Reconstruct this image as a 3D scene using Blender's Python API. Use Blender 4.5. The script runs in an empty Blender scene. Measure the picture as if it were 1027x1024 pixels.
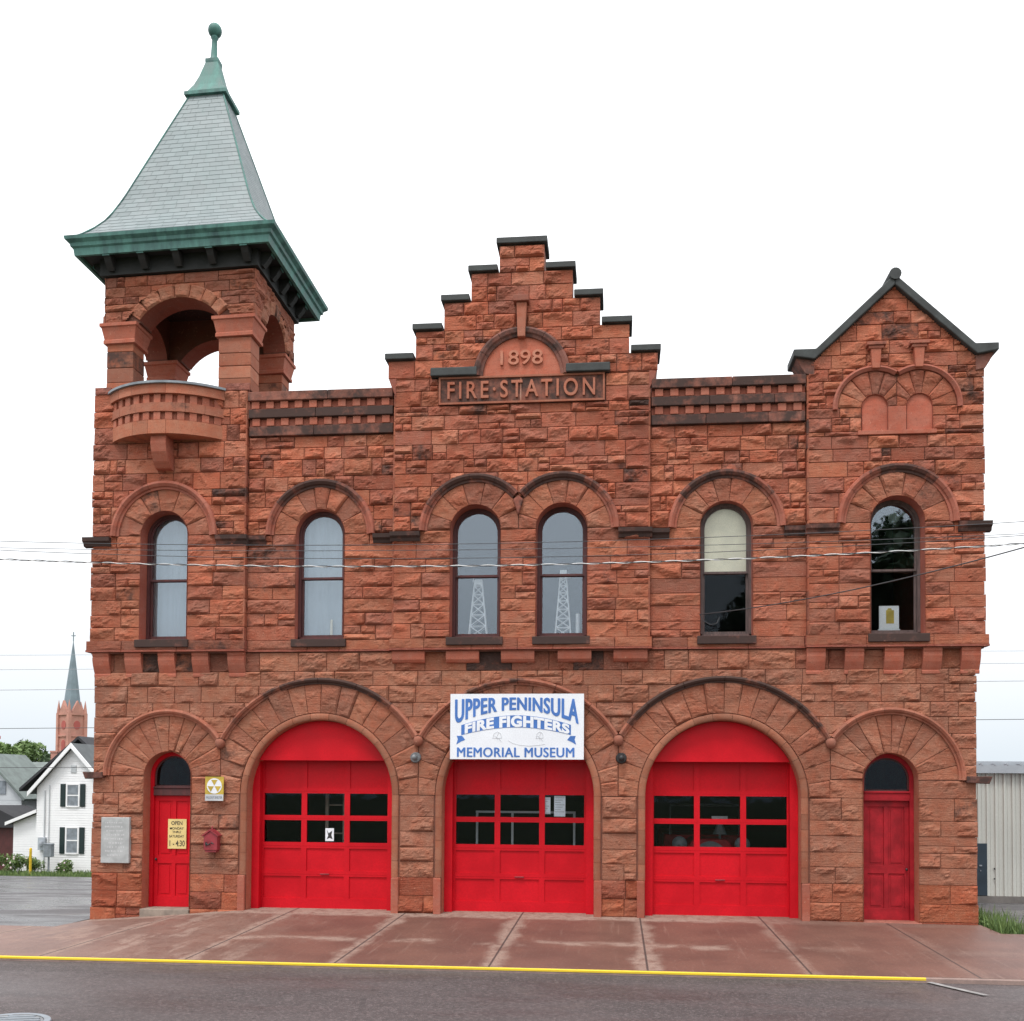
import bpy, math, random
import numpy as np
from mathutils import Vector, Matrix
random.seed(7); RNG = np.random.default_rng(7)
PI = math.pi
S = bpy.context.scene
COL = S.collection

# ------------------------------------------------------------------ helpers
class MB:
    """collects geometry that becomes ONE mesh object"""
    def __init__(s): s.v = []; s.f = []; s.c = []; s.n = 0
    def add(s, V, F, tone=(.5, .5, .5, 0)):
        V = np.asarray(V, float).reshape(-1, 3)
        if len(tone) == 3: tone = (*tone, 0)
        s.v.append(V); s.c.append(np.tile(np.array(tone, float), (len(V), 1)))
        F = np.asarray(F, int) if len(set(len(q) for q in F)) == 1 else F
        if isinstance(F, np.ndarray): s.f += (F + s.n).tolist()
        else: s.f += [[i + s.n for i in q] for q in F]
        s.n += len(V)
    def box(s, x0, x1, y0, y1, z0, z1, tone=(.5, .5, .5, 0), M=None):
        V = np.array([(x0,y0,z0),(x1,y0,z0),(x1,y1,z0),(x0,y1,z0),(x0,y0,z1),(x1,y0,z1),(x1,y1,z1),(x0,y1,z1)], float)
        if M is not None: V = V @ np.array(M.to_3x3()).T + np.array(M.translation)
        s.add(V, [(0,3,2,1),(4,5,6,7),(0,1,5,4),(1,2,6,5),(2,3,7,6),(3,0,4,7)], tone)
    def grid(s, V, tone=(.5,.5,.5,0), wu=False, wv=False, mask=None):
        a, b = V.shape[:2]; I = np.arange(a*b).reshape(a, b)
        J = np.vstack([I, I[:1]]) if wu else I
        J = np.hstack([J, J[:, :1]]) if wv else J
        F = np.stack([J[:-1,:-1], J[:-1,1:], J[1:,1:], J[1:,:-1]], -1)
        if mask is not None: F = F[mask]
        F = F.reshape(-1, 4)
        if len(F): s.add(V.reshape(-1, 3), F, tone)
    def tube(s, pts, r, n=8, tone=(.5,.5,.5,0), cap=True):
        P = [Vector(p) for p in pts]; rr = r if isinstance(r, (list, tuple)) else [r]*len(P)
        up = None; rings = []
        for i, p in enumerate(P):
            t = (P[min(i+1, len(P)-1)] - P[max(i-1, 0)]).normalized()
            if up is None: up = Vector((0,0,1)) if abs(t.z) < .9 else Vector((1,0,0))
            a = t.cross(up).normalized(); b = a.cross(t).normalized(); up = b
            rings.append([p + (a*math.cos(2*PI*k/n) + b*math.sin(2*PI*k/n))*rr[i] for k in range(n)])
        s.grid(np.array(rings), tone, wv=True)
        if cap:
            for R in (rings[0], rings[-1]): s.add([tuple(q) for q in R], [tuple(range(n))], tone)
    def lathe(s, prof, c, n=20, tone=(.5,.5,.5,0)):
        V = np.array([[(c[0]+r*math.cos(2*PI*k/n), c[1]+r*math.sin(2*PI*k/n), c[2]+z) for k in range(n)] for r, z in prof])
        s.grid(V, tone, wv=True)
    def prism(s, poly, y0, y1, tone=(.5,.5,.5,0)):
        """(x,z) outline extruded from y0 to y1"""
        n = len(poly)
        V = [(x, y0, z) for x, z in poly] + [(x, y1, z) for x, z in poly]
        s.add(V, [tuple(range(n)), tuple(range(2*n-1, n-1, -1))] + [(i, i+n, (i+1) % n + n, (i+1) % n) for i in range(n)], tone)
    def build(s, name, mat, parent=None, smooth=False, bevel=0, T=None):
        V = np.vstack(s.v) if s.v else np.zeros((0, 3)); C = np.vstack(s.c) if s.c else np.zeros((0, 4))
        if T is not None: V = V @ np.array(T.to_3x3()).T + np.array(T.translation)
        me = bpy.data.meshes.new(name); me.from_pydata(V.tolist(), [], s.f)
        at = me.color_attributes.new('tone', 'FLOAT_COLOR', 'POINT'); at.data.foreach_set('color', C.astype(np.float32).ravel())
        me.materials.append(mat)
        if smooth: me.polygons.foreach_set('use_smooth', [True]*len(me.polygons))
        me.update()
        o = bpy.data.objects.new(name, me); COL.objects.link(o)
        if parent is not None:
            o.parent = parent; o.matrix_parent_inverse = world_m(parent).inverted()
        if bevel:
            b = o.modifiers.new('bevel', 'BEVEL'); b.width = bevel; b.segments = 2; b.limit_method = 'ANGLE'; b.harden_normals = False
        return o
def world_m(o):
    m = Matrix.LocRotScale(o.location, o.rotation_euler, o.scale)
    return (world_m(o.parent) @ o.matrix_parent_inverse @ m) if o.parent else m
def tag(o, label=None, cat=None, group=None, kind=None):
    if label: o['label'] = label
    if cat: o['category'] = cat
    if group: o['group'] = group
    if kind: o['kind'] = kind
    return o
def empty(name, loc, label, cat, group=None, rz=0):
    o = bpy.data.objects.new(name, None); COL.objects.link(o); o.location = loc; o.rotation_euler = (0, 0, rz)
    o.empty_display_size = .2
    return tag(o, label, cat, group)

def vnoise(P, seed=0):
    P = np.asarray(P, float); I = np.floor(P).astype(np.int64); f = P - I; f = f*f*(3-2*f)
    def h(ix, iy):
        n = (ix*374761393 + iy*668265263 + seed*974634777) & 0x7fffffff
        n = ((n ^ (n >> 13))*1274126177) & 0x7fffffff
        return ((n ^ (n >> 16)) & 0xffff)/65535.
    a = h(I[...,0], I[...,1]); b = h(I[...,0]+1, I[...,1]); c = h(I[...,0], I[...,1]+1); d = h(I[...,0]+1, I[...,1]+1)
    return (a*(1-f[...,0]) + b*f[...,0])*(1-f[...,1]) + (c*(1-f[...,0]) + d*f[...,0])*f[...,1]
def fbm(x, z, sc, seed=0, o=3):
    t = 0; a = 1; n = 0
    for k in range(o):
        t = t + a*vnoise(np.stack([x/sc*2**k, z/sc*2**k], -1), seed+k*17); n += a; a *= .55
    return t/n

# ------------------------------------------------------------------ materials
def mat(name, rough=.7, color=(.5,.5,.5), metal=0, spec=.5):
    m = bpy.data.materials.new(name); m.use_nodes = True
    b = m.node_tree.nodes['Principled BSDF']
    b.inputs['Base Color'].default_value = (*color, 1); b.inputs['Roughness'].default_value = rough
    b.inputs['Metallic'].default_value = metal; b.inputs['Specular IOR Level'].default_value = spec
    return m
class NT:
    def __init__(s, m): s.t = m.node_tree; s.b = s.t.nodes['Principled BSDF']
    def n(s, t, **k):
        o = s.t.nodes.new(t)
        for a, v in k.items(): setattr(o, a, v)
        return o
    def l(s, a, b): s.t.links.new(a, b)
    def coord(s, kind='Object', scale=(1,1,1)):
        tc = s.n('ShaderNodeTexCoord'); mp = s.n('ShaderNodeMapping'); mp.inputs['Scale'].default_value = scale
        s.l(tc.outputs[kind], mp.inputs['Vector']); return mp.outputs['Vector']
    def noise(s, vec, scale, detail=4, rough=.55):
        o = s.n('ShaderNodeTexNoise'); o.inputs['Scale'].default_value = scale; o.inputs['Detail'].default_value = detail; o.inputs['Roughness'].default_value = rough
        s.l(vec, o.inputs['Vector']); return o.outputs['Fac']
    def ramp(s, fac, a, b, c0=0, c1=1):
        o = s.n('ShaderNodeMapRange'); o.interpolation_type = 'SMOOTHSTEP'
        for i, v in zip(('From Min','From Max','To Min','To Max'), (a, b, c0, c1)): o.inputs[i].default_value = v
        s.l(fac, o.inputs['Value']); return o.outputs['Result']
    def mix(s, fac, a, b, mode='MIX'):
        o = s.n('ShaderNodeMix', data_type='RGBA', blend_type=mode)
        for sock, v in ((o.inputs['Factor'], fac), (o.inputs[6], a), (o.inputs[7], b)):
            if isinstance(v, (int, float)): sock.default_value = v
            elif isinstance(v, tuple): sock.default_value = (*v, 1)
            else: s.l(v, sock)
        return o.outputs[2]
    def math(s, op, a, b=0):
        o = s.n('ShaderNodeMath', operation=op)
        for sock, v in ((o.inputs[0], a), (o.inputs[1], b)):
            if isinstance(v, (int, float)): sock.default_value = v
            else: s.l(v, sock)
        return o.outputs[0]
    def color(s, c): s.l(c, s.b.inputs['Base Color'])
    def rough(s, c): s.l(c, s.b.inputs['Roughness'])
    def bump(s, h, strength=.3, dist=.02):
        o = s.n('ShaderNodeBump'); o.inputs['Strength'].default_value = strength; o.inputs['Distance'].default_value = dist
        s.l(h, o.inputs['Height']); s.l(o.outputs['Normal'], s.b.inputs['Normal'])
def mottled(name, color, rough=.7, amt=.25, scale=3., bump=.15, fine=40., metal=0, stretch=(1,1,1), spec=.5, dark=None):
    m = mat(name, rough, color, metal, spec); n = NT(m); v = n.coord('Object', stretch)
    f = n.ramp(n.noise(v, scale, 5), .3, .7); g = n.noise(v, fine, 3)
    lo = dark or tuple(c*(1-amt) for c in color); hi = tuple(min(1, c*(1+amt*.7)) for c in color)
    c = n.mix(f, lo, hi); c = n.mix(n.ramp(g, .35, .65, 0, .35), c, tuple(k*.75 for k in color))
    n.color(c)
    n.rough(n.ramp(f, 0, 1, max(0, rough-.1), min(1, rough+.08)))
    if bump: n.bump(g, bump, .01)
    return m
def sandstone(name, bump=.6, dist=.018):
    m = mat(name, .85, spec=.3); n = NT(m); v = n.coord()
    at = n.n('ShaderNodeVertexColor', layer_name='tone')
    big = n.noise(v, .55, 5); mid = n.noise(v, 5., 5, .6); fine = n.noise(v, 45., 4, .65)
    bed = n.noise(n.coord('Object', (3, 3, 30)), 1., 4, .6)
    c = n.mix(n.ramp(mid, .3, .72), at.outputs['Color'], (1.0, .78, .70), 'MULTIPLY')
    c = n.mix(n.ramp(big, .42, .68, 0, .5), c, (.66, .60, .60), 'MULTIPLY')
    c = n.mix(n.ramp(bed, .5, .7, 0, .35), c, (.70, .62, .60), 'MULTIPLY')
    c = n.mix(n.ramp(fine, .52, .70, 0, .55), c, (.13, .055, .04))
    c = n.mix(n.ramp(n.noise(v, 22., 3, .6), .62, .75, 0, .5), c, (.56, .30, .21))
    st = n.math('ADD', n.noise(v, 3.2, 6, .68), n.math('SUBTRACT', at.outputs['Alpha'], .46))
    c = n.mix(n.ramp(st, .30, .60, 0, .88), c, (.033, .026, .024))
    n.color(c)
    h = n.math('ADD', n.math('MULTIPLY', mid, .9), n.math('ADD', n.math('MULTIPLY', fine, .5), n.math('MULTIPLY', bed, .5)))
    n.bump(h, bump, dist); return m
M = {}
M['rock'] = sandstone('rock_faced_sandstone', 1., .035)
M['dressed'] = sandstone('dressed_sandstone', .35, .008)
M['mortar'] = mottled('mortar', (.20, .078, .054), .95, .3, 4)
M['red'] = mottled('red_paint', (.56, .005, .014), .5, .14, 1.2, .04, 30, spec=.2)
M['oldred'] = mottled('faded_red_paint', (.34, .012, .02), .55, .35, 3., .12, 30, spec=.25)
M['maroon'] = mottled('maroon_wood', (.085, .022, .022), .6, .35, 5, .15, 40, stretch=(4,4,.6))
M['greywood'] = mottled('weathered_wood', (.11, .075, .07), .8, .45, 6, .25, 40, stretch=(5,5,.6))
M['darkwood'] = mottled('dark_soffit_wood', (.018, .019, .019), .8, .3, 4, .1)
M['copper'] = mottled('green_copper', (.072, .19, .165), .6, .45, 2.6, .12, 25, stretch=(1.5,1.5,.4), dark=(.017, .07, .066))
M['lead'] = mottled('grey_lead', (.22, .25, .28), .5, .3, 4, .1)
M['cap'] = mottled('blackened_cap', (.045, .05, .05), .75, .55, 3, .3, 30, dark=(.016, .018, .018))
M['black'] = mottled('black_iron', (.02, .02, .022), .5, .3, 6)
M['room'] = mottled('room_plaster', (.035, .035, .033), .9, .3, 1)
M['white'] = mottled('white_paint', (.78, .79, .80), .45, .05, 2, .02)
M['cream'] = mottled('cream_blind', (.86, .77, .60), .8, .10, 2.5, .05)
M['curtain'] = mottled('blue_white_curtain', (.43, .48, .52), .9, .12, 1.2, .05, stretch=(5, 5, .3))
M['plaque'] = mottled('grey_marble', (.40, .42, .42), .5, .18, 5, .05)
M['plaque_ink'] = mottled('plaque_lettering', (.54, .55, .56), .6, .1, 9, 0)
M['blue'] = mottled('sign_blue', (.055, .17, .50), .5, .12, 3, 0)
M['signgrey'] = mottled('sign_grey', (.52, .54, .57), .5, .1, 3, 0)
M['signwhite'] = mottled('sign_white', (.80, .83, .88), .4, .04, 2, 0)
M['yellow'] = mottled('card_yellow', (.80, .64, .27), .6, .1, 3, 0)
M['sheltyellow'] = mottled('faded_sign_yellow', (.50, .36, .05), .55, .25, 6, 0)
M['ink'] = mottled('black_ink', (.03, .03, .03), .6, .2, 5, 0)
M['callred'] = mottled('alarm_red', (.27, .03, .04), .45, .25, 8, .1)
M['kerbyellow'] = mottled('yellow_kerb_paint', (.68, .46, .02), .6, .3, 4, .2, 30, stretch=(1,1,1))
M['kerbpaint'] = mottled('chipped_kerb_paint', (.66, .45, .02), .6, .3, 4, .2, 30)
_n = NT(M['kerbpaint']); _v = _n.coord(); _c = _n.mix(_n.ramp(_n.noise(_v, 7., 6, .75), .66, .72), (.70, .49, .02), (.25, .17, .11)); _c = _n.mix(_n.ramp(_n.noise(_v, 1.3, 5, .7), .5, .72, 0, .3), _c, (.5, .34, .03)); _n.color(_c)
M['roadwhite'] = mottled('worn_white_paint', (.30, .29, .285), .75, .35, 6, .1)
M['iron'] = mottled('manhole_iron', (.16, .17, .18), .4, .3, 8, .3)
M['siding'] = mottled('white_siding', (.86, .87, .88), .6, .04, 1.5, 0)
M['greysiding'] = mottled('grey_siding', (.55, .58, .60), .7, .08, 1.5, 0)
M['shingle'] = mottled('roof_shingles', (.10, .11, .115), .85, .3, 2, .2, 20)
M['darkshingle'] = mottled('dark_shingles', (.035, .035, .04), .85, .3, 2, .2, 20)
M['greenroof'] = mottled('weathered_green_shingles', (.16, .19, .18), .85, .3, 2, .2, 20)
M['shutter'] = mottled('dark_green_shutter', (.012, .03, .03), .6, .2, 4, .05)
M['brick'] = mottled('church_brick', (.48, .235, .185), .85, .2, .6, .1, 4)  # brick colour paled to stand in for distance haze
M['brickdark'] = mottled('church_recess', (.42, .10, .085), .85, .2, .6, .1, 4)
M['spire'] = mottled('spire_slate', (.17, .22, .25), .7, .2, .5, .1, 5)
M['shedmetal'] = mottled('shed_metal', (.52, .53, .49), .5, .08, 1.2, .02, stretch=(1,1,.3))
M['shedtrim'] = mottled('shed_trim', (.38, .42, .46), .5, .1, 2, 0)
M['doordark'] = mottled('dark_blue_door', (.015, .03, .045), .5, .2, 2, 0)
M['foundation'] = mottled('foundation', (.16, .15, .14), .9, .3, 3, .2)
M['cable'] = mottled('cable_black', (.05, .05, .055), .6, .2, 3, 0)
M['cablegrey'] = mottled('cable_grey', (.33, .34, .36), .6, .2, 3, 0)
M['cablewhite'] = mottled('cable_white', (.72, .72, .72), .5, .1, 3, 0)
M['bark'] = mottled('bark', (.09, .07, .05), .9, .3, 8, .4)
M['step'] = mottled('worn_stone_step', (.27, .22, .18), .85, .3, 5, .2)
M['redconc'] = mottled('chipped_red_kerb_stone', (.33, .12, .085), .85, .3, 5, .3)
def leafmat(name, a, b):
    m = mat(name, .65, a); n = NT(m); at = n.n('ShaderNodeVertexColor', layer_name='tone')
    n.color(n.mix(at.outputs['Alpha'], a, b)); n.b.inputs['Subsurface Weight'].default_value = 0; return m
M['leaf'] = leafmat('foliage', (.05, .10, .025), (.15, .23, .065))
M['darkleaf'] = leafmat('dark_foliage', (.015, .035, .012), (.04, .075, .025))
M['grass'] = leafmat('grass_blades', (.05, .10, .025), (.15, .22, .06))
M['flower'] = mottled('pale_flowers', (.72, .60, .62), .7, .1, 9, 0)
def glass(name, refl, tint=(.75, .85, .95), trans=(.93, .95, .96)):
    m = bpy.data.materials.new(name); m.use_nodes = True; t = m.node_tree; t.nodes.clear()
    o = t.nodes.new('ShaderNodeOutputMaterial'); mx = t.nodes.new('ShaderNodeMixShader'); tr = t.nodes.new('ShaderNodeBsdfTransparent'); g = t.nodes.new('ShaderNodeBsdfGlossy')
    tr.inputs[0].default_value = (*trans, 1); g.inputs['Color'].default_value = (*tint, 1); g.inputs['Roughness'].default_value = .02
    lw = t.nodes.new('ShaderNodeLayerWeight'); lw.inputs[0].default_value = .25
    mr = t.nodes.new('ShaderNodeMapRange'); mr.inputs['To Min'].default_value = refl; mr.inputs['To Max'].default_value = min(1, refl+.5)
    t.links.new(lw.outputs['Fresnel'], mr.inputs['Value'])
    mr.inputs['From Min'].default_value = .02
    tc = t.nodes.new('ShaderNodeTexCoord'); nz = t.nodes.new('ShaderNodeTexNoise'); nz.inputs['Scale'].default_value = 2.; bp = t.nodes.new('ShaderNodeBump'); bp.inputs['Strength'].default_value = .12; bp.inputs['Distance'].default_value = .02
    t.links.new(tc.outputs['Object'], nz.inputs['Vector']); t.links.new(nz.outputs['Fac'], bp.inputs['Height']); t.links.new(bp.outputs['Normal'], g.inputs['Normal'])
    t.links.new(mr.outputs[0], mx.inputs[0]); t.links.new(tr.outputs[0], mx.inputs[1]); t.links.new(g.outputs[0], mx.inputs[2]); t.links.new(mx.outputs[0], o.inputs['Surface']); return m
M['glass'] = glass('window_glass', .13); M['midglass'] = glass('shaded_window_glass', .13)
M['darkglass'] = glass('dark_window_glass', .012)

def slate_mat():
    m = mat('grey_slate', .55, spec=.4); n = NT(m); v = n.coord(); at = n.n('ShaderNodeVertexColor', layer_name='tone')
    c = n.mix(n.ramp(n.noise(v, 1.1, 5), .3, .7, 0, .5), at.outputs['Color'], (.80, .90, .90), 'MULTIPLY')
    c = n.mix(n.ramp(n.noise(n.coord('Object', (6, 6, .8)), 1.5, 4), .5, .75, 0, .4), c, (.19, .25, .25))
    n.color(c); n.bump(n.noise(v, 30, 3), .15, .01); return m
M['slate'] = slate_mat()
def concrete_mat():
    m = mat('red_concrete_apron', .6); n = NT(m); v = n.coord()
    sep = n.n('ShaderNodeSeparateXYZ'); n.l(v, sep.inputs[0]); X, Y = sep.outputs[0], sep.outputs[1]
    warp = n.math('MULTIPLY', n.math('SUBTRACT', n.noise(v, 1.1, 5), .5), .5)
    # expansion joints every 2.46 m, with bands of dry concrete beside them
    ph = n.math('ABSOLUTE', n.math('SUBTRACT', n.math('FRACT', n.math('ADD', n.math('DIVIDE', n.math('SUBTRACT', X, .06), 2.46), 100.5)), .5))
    dj = n.math('MULTIPLY', ph, 2.46)
    joint = n.ramp(dj, .012, .022, 1, 0)
    dry1 = n.ramp(n.math('ADD', dj, n.math('MULTIPLY', warp, 1.3)), .06, .26, 1, 0)
    dry2 = n.ramp(n.math('ADD', Y, warp), -.62, -.32, 0, 1)
    dry3 = n.ramp(n.math('ABSOLUTE', n.math('ADD', n.math('ADD', Y, 3.05), n.math('MULTIPLY', warp, 1.2))), .04, .34, 1, 0)
    left = n.ramp(n.math('ADD', X, n.math('MULTIPLY', warp, 9)), -5.6, -3.2, 1, 0)
    streak = n.ramp(n.noise(n.coord('Object', (1.6, .35, 1)), 1.7, 5, .62), .50, .66)
    right = n.ramp(X, 3.6, 6.2, 1, .25)
    d = n.math('MAXIMUM', n.math('MULTIPLY', dry1, .85), dry2)
    d = n.math('MULTIPLY', n.math('MAXIMUM', d, n.math('MULTIPLY', dry3, n.ramp(n.noise(v, .9, 3), .44, .60, 0, .85))), right)
    d = n.math('MAXIMUM', d, n.math('MULTIPLY', left, n.ramp(streak, 0, 1, .30, .75)))
    d = n.math('MULTIPLY', d, n.ramp(n.noise(v, 4.5, 5, .65), .30, .56, .25, 1))
    c = n.mix(n.ramp(n.noise(v, .8, 5), .35, .65), (.118, .056, .042), (.160, .076, .056))
    c = n.mix(n.math('MULTIPLY', d, .8), c, (.33, .235, .19))
    c = n.mix(n.ramp(n.noise(n.coord('Object', (7, .3, 1)), 1.5, 5, .7), .56, .72, 0, .30), c, (.31, .21, .17))
    c = n.mix(n.ramp(n.noise(v, 26, 4, .8), .50, .64, 0, .55), c, (.085, .042, .034))
    c = n.mix(n.ramp(n.noise(v, 19, 3, .8), .60, .70, 0, .5), c, (.33, .24, .20))
    c = n.mix(n.math('MULTIPLY', joint, .85), c, (.035, .022, .02))
    n.color(c); n.rough(n.ramp(d, 0, 1, .55, .8)); n.bump(n.noise(v, 80, 3), .2, .006); return m
M['apron'] = concrete_mat()
def asphalt_mat(name, base, wet):
    m = mat(name, .6); n = NT(m); v = n.coord()
    c = n.mix(n.ramp(n.noise(n.coord('Object', (.25, 1.3, 1)), 1., 5, .6), .35, .68), tuple(k*.8 for k in base), tuple(k*1.2 for k in base))
    c = n.mix(n.ramp(n.noise(v, 24, 3, .85), .50, .62, 0, .8), c, tuple(k*2.3 for k in base))
    c = n.mix(n.ramp(n.noise(v, 20, 3, .85), .56, .66, 0, .8), c, (.02, .018, .018))
    c = n.mix(n.ramp(n.noise(v, .6, 6, .7), .55, .75, 0, .35), c, (.16, .115, .10))
    # thin cracks
    vo = n.n('ShaderNodeTexVoronoi', feature='DISTANCE_TO_EDGE'); vo.inputs['Scale'].default_value = .22; n.l(n.mix(.35, v, n.n('ShaderNodeTexNoise').outputs['Color']), vo.inputs['Vector'])
    c = n.mix(n.ramp(vo.outputs['Distance'], .002, .006, .18, 0), c, (.02, .018, .018))
    n.color(c)
    n.rough(n.ramp(n.noise(n.coord('Object', (.35, 1, 1)), .8, 4), .38, .62, wet, .75))
    n.bump(n.noise(v, 110, 3, .8), .5, .008); return m
M['road'] = asphalt_mat('wet_road_asphalt', (.062, .050, .050), .5)
M['lot'] = asphalt_mat('wet_lot_asphalt', (.075, .073, .076), .2)
M['soil'] = mottled('earth_and_turf', (.09, .11, .045), .95, .4, 1.5, .3)
M['concrete'] = mottled('kerb_concrete', (.27, .19, .165), .85, .25, 4, .2)

# ------------------------------------------------------------------ stonework
PAL = [(.325,.104,.060),(.350,.120,.068),(.285,.090,.055),(.375,.148,.092),(.305,.108,.069),(.335,.104,.057),(.255,.092,.062),(.360,.130,.073)]
def pick(light=1., dusty=0., dark=.05, stain_shade=0.):
    c = np.array(PAL[int(RNG.integers(len(PAL)))])*RNG.uniform(.86, 1.22)*light
    if dusty: c = c*(1-dusty) + np.array((.375, .200, .130))*dusty*light
    s = stain_shade
    if RNG.random() < dark: s += RNG.uniform(.18, .42)
    return (*c, s + RNG.uniform(-.05, .06))
def lines(w, res, e=.008):
    k = max(3, int(round((w-2*e)/res)))
    return np.concatenate([[0.], np.linspace(e, w-e, k+1), [w]])
def rock_patch(mb, w, h, mp, T, tone, amp=1., base=.03, res=.034, drop=None, joint=.002):
    """one rock-faced block: mp maps block metres (u,v) to wall (x,z); T maps (x, outward, z) to space"""
    u = lines(w, res); v = lines(h, res); U, V = np.meshgrid(u, v)
    x, z = mp(U, V); sd = int(RNG.integers(1, 9999))
    d = np.minimum(np.minimum(U, w-U), np.minimum(V, h-V))
    amp = amp*1.08; base = base*1.1
    H = base*np.ones_like(U) + .045*amp
    for k in range(int(RNG.integers(3, 6))):          # chipped facets
        a = RNG.uniform(0, 2*PI); cx, cy = RNG.uniform(.1, .9)*w, RNG.uniform(.15, .85)*h
        g = RNG.uniform(.05, .30)*amp
        H = np.minimum(H, base + RNG.uniform(.008, .05)*amp + g*((U-cx)*math.cos(a) + (V-cy)*math.sin(a)*1.4))
    n1 = fbm(x, z, .16, sd); n2 = fbm(x, z*1.6, .055, sd+5, 2)
    H = H + amp*((n1-.5)*.035 + (n2-.5)*.022)
    led = vnoise(np.stack([x/.25, z/.07 + 2*n1], -1), sd+9); H = H - amp*.013*(led > .66)
    H = np.maximum(H, base*.45)
    H = np.minimum(H, base*.32 + d*1.5)                # arris rolls back towards the joint
    edge = (d <= 1e-9); H = np.where(edge, joint, H)
    jx = (n2-.5)*.012*(~edge)
    mask = None
    if drop is not None:
        xc = (x[:-1,:-1]+x[1:,1:])/2; zc = (z[:-1,:-1]+z[1:,1:])/2
        mask = ~drop(xc, zc)
        if not mask.any(): return
    P = T(x+jx, H, z+jx*.5)
    mb.grid(P, tone, mask=mask)
def Tfront(y=0.):
    return lambda x, o, z: np.stack([x, y-o, z], -1)
def courses(z0, z1, hs):
    out = []; z = z0
    while z < z1-1e-6:
        h = RNG.uniform(*hs)
        if z1-z < h*1.55: h = z1-z if z1-z < hs[1]*1.25 else (z1-z)/2
        out.append((z, z+h)); z += h
    return out
def free(x0, x1, zc, rects):
    iv = [(x0, x1)]
    for a, b, c, d in rects:
        if c < zc < d:
            nv = []
            for p, q in iv:
                if b <= p or a >= q: nv.append((p, q)); continue
                if a > p: nv.append((p, a))
                if b < q: nv.append((b, q))
            iv = nv
    return [(p, q) for p, q in iv if q-p > .05]
def ashlar(mb, x0, x1, z0, z1, T, rects=(), drop=None, hs=(.30,.37), ws=(.45,1.), split=.1, tone=None, amp=1., base=.03, levels=(), gap=.003, quoin=(False, False)):
    zs = sorted({z0, z1, *[l for l in levels if z0 < l < z1]})
    tone = tone or (lambda x, z: pick())
    for a, b in zip(zs[:-1], zs[1:]):
        for c0, c1 in courses(a, b, hs):
            for p, q in free(x0, x1, (c0+c1)/2, rects):
                x = p; first = True
                while x < q-1e-6:
                    w = RNG.uniform(*ws)
                    if q-x < w*1.5: w = q-x if q-x < ws[1]*1.15 else (q-x)/2
                    sub = [(c0, c1, x, x+w)]
                    if RNG.random() < split and w > .3:
                        m = c0 + (c1-c0)*RNG.uniform(.4, .6); s1 = x+w*RNG.uniform(.35, .65)
                        sub = [(c0, m, x, x+w), (m, c1, x, s1), (m, c1, s1, x+w)] if RNG.random() < .5 else [(c0, m, x, s1), (c0, m, s1, x+w), (m, c1, x, x+w)]
                        if RNG.random() < .35: sub = [(c0, c1, x, s1), (c0, m, s1, x+w), (m, c1, s1, x+w)]
                    for za, zb, xa, xb in sub:
                        xa_, xb_, za_, zb_ = xa+gap, xb-gap, za+gap, zb-gap
                        if quoin[0] and abs(xa-x0) < 1e-6: xa_ -= RNG.uniform(0, .035)
                        if quoin[1] and abs(xb-x1) < 1e-6: xb_ += RNG.uniform(0, .035)
                        rock_patch(mb, xb_-xa_, zb_-za_, lambda U, V, xa_=xa_, za_=za_: (xa_+U, za_+V), T, tone((xa+xb)/2, (za+zb)/2), amp, base, drop=drop)
                    x += w
def slab(mb, x0, x1, z0, z1, y0, y1, ops=(), tone=(.21,.085,.058)):
    """wall core with round-headed openings ops=(centre, radius, sill, spring)"""
    xs = {x0, x1}
    for c, r, s, sp in ops: xs |= {c + r*math.cos(PI*k/24) for k in range(25)}
    xs = sorted(xs)
    def strip(za, zb, zc, zd, xa, xb):
        V = [(xa,y0,za),(xb,y0,zb),(xb,y0,zd),(xa,y0,zc),(xa,y1,za),(xb,y1,zb),(xb,y1,zd),(xa,y1,zc)]
        mb.add(V, [(0,1,2,3),(5,4,7,6)], tone)
    for xa, xb in zip(xs[:-1], xs[1:]):
        if xb-xa < 1e-7: continue
        op = None
        for c, r, s, sp in ops:
            if c-r-1e-6 <= xa and xb <= c+r+1e-6: op = (c, r, s, sp)
        if op is None: strip(z0, z0, z1, z1, xa, xb)
        else:
            c, r, s, sp = op; f = lambda x: sp + math.sqrt(max(0, r*r-(x-c)**2))
            if s > z0: strip(z0, z0, s, s, xa, xb)
            strip(f(xa), f(xb), z1, z1, xa, xb)
    mb.add([(x0,y0,z1),(x1,y0,z1),(x1,y1,z1),(x0,y1,z1)], [(0,1,2,3)], tone)
    mb.add([(x0,y0,z0),(x0,y1,z0),(x0,y1,z1),(x0,y0,z1)], [(0,1,2,3)], tone)
    mb.add([(x1,y0,z0),(x1,y1,z0),(x1,y1,z1),(x1,y0,z1)], [(3,2,1,0)], tone)
def arch_line(c, r, sill, spring, n=28):
    return [(c-r, sill)] + [(c-r*math.cos(PI*k/n), spring+r*math.sin(PI*k/n)) for k in range(n+1)] + [(c+r, sill)]
def reveal(mb, c, r, sill, spring, y0, y1, tone, bottom=True):
    L = arch_line(c, r, sill, spring); 
    V = np.array([[(x, y0, z) for x, z in L], [(x, y1, z) for x, z in L]]); mb.grid(V, tone)
    if bottom: mb.add([(c-r,y0,sill),(c+r,y0,sill),(c+r,y1,sill),(c-r,y1,sill)], [(0,1,2,3)], tone)
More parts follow.
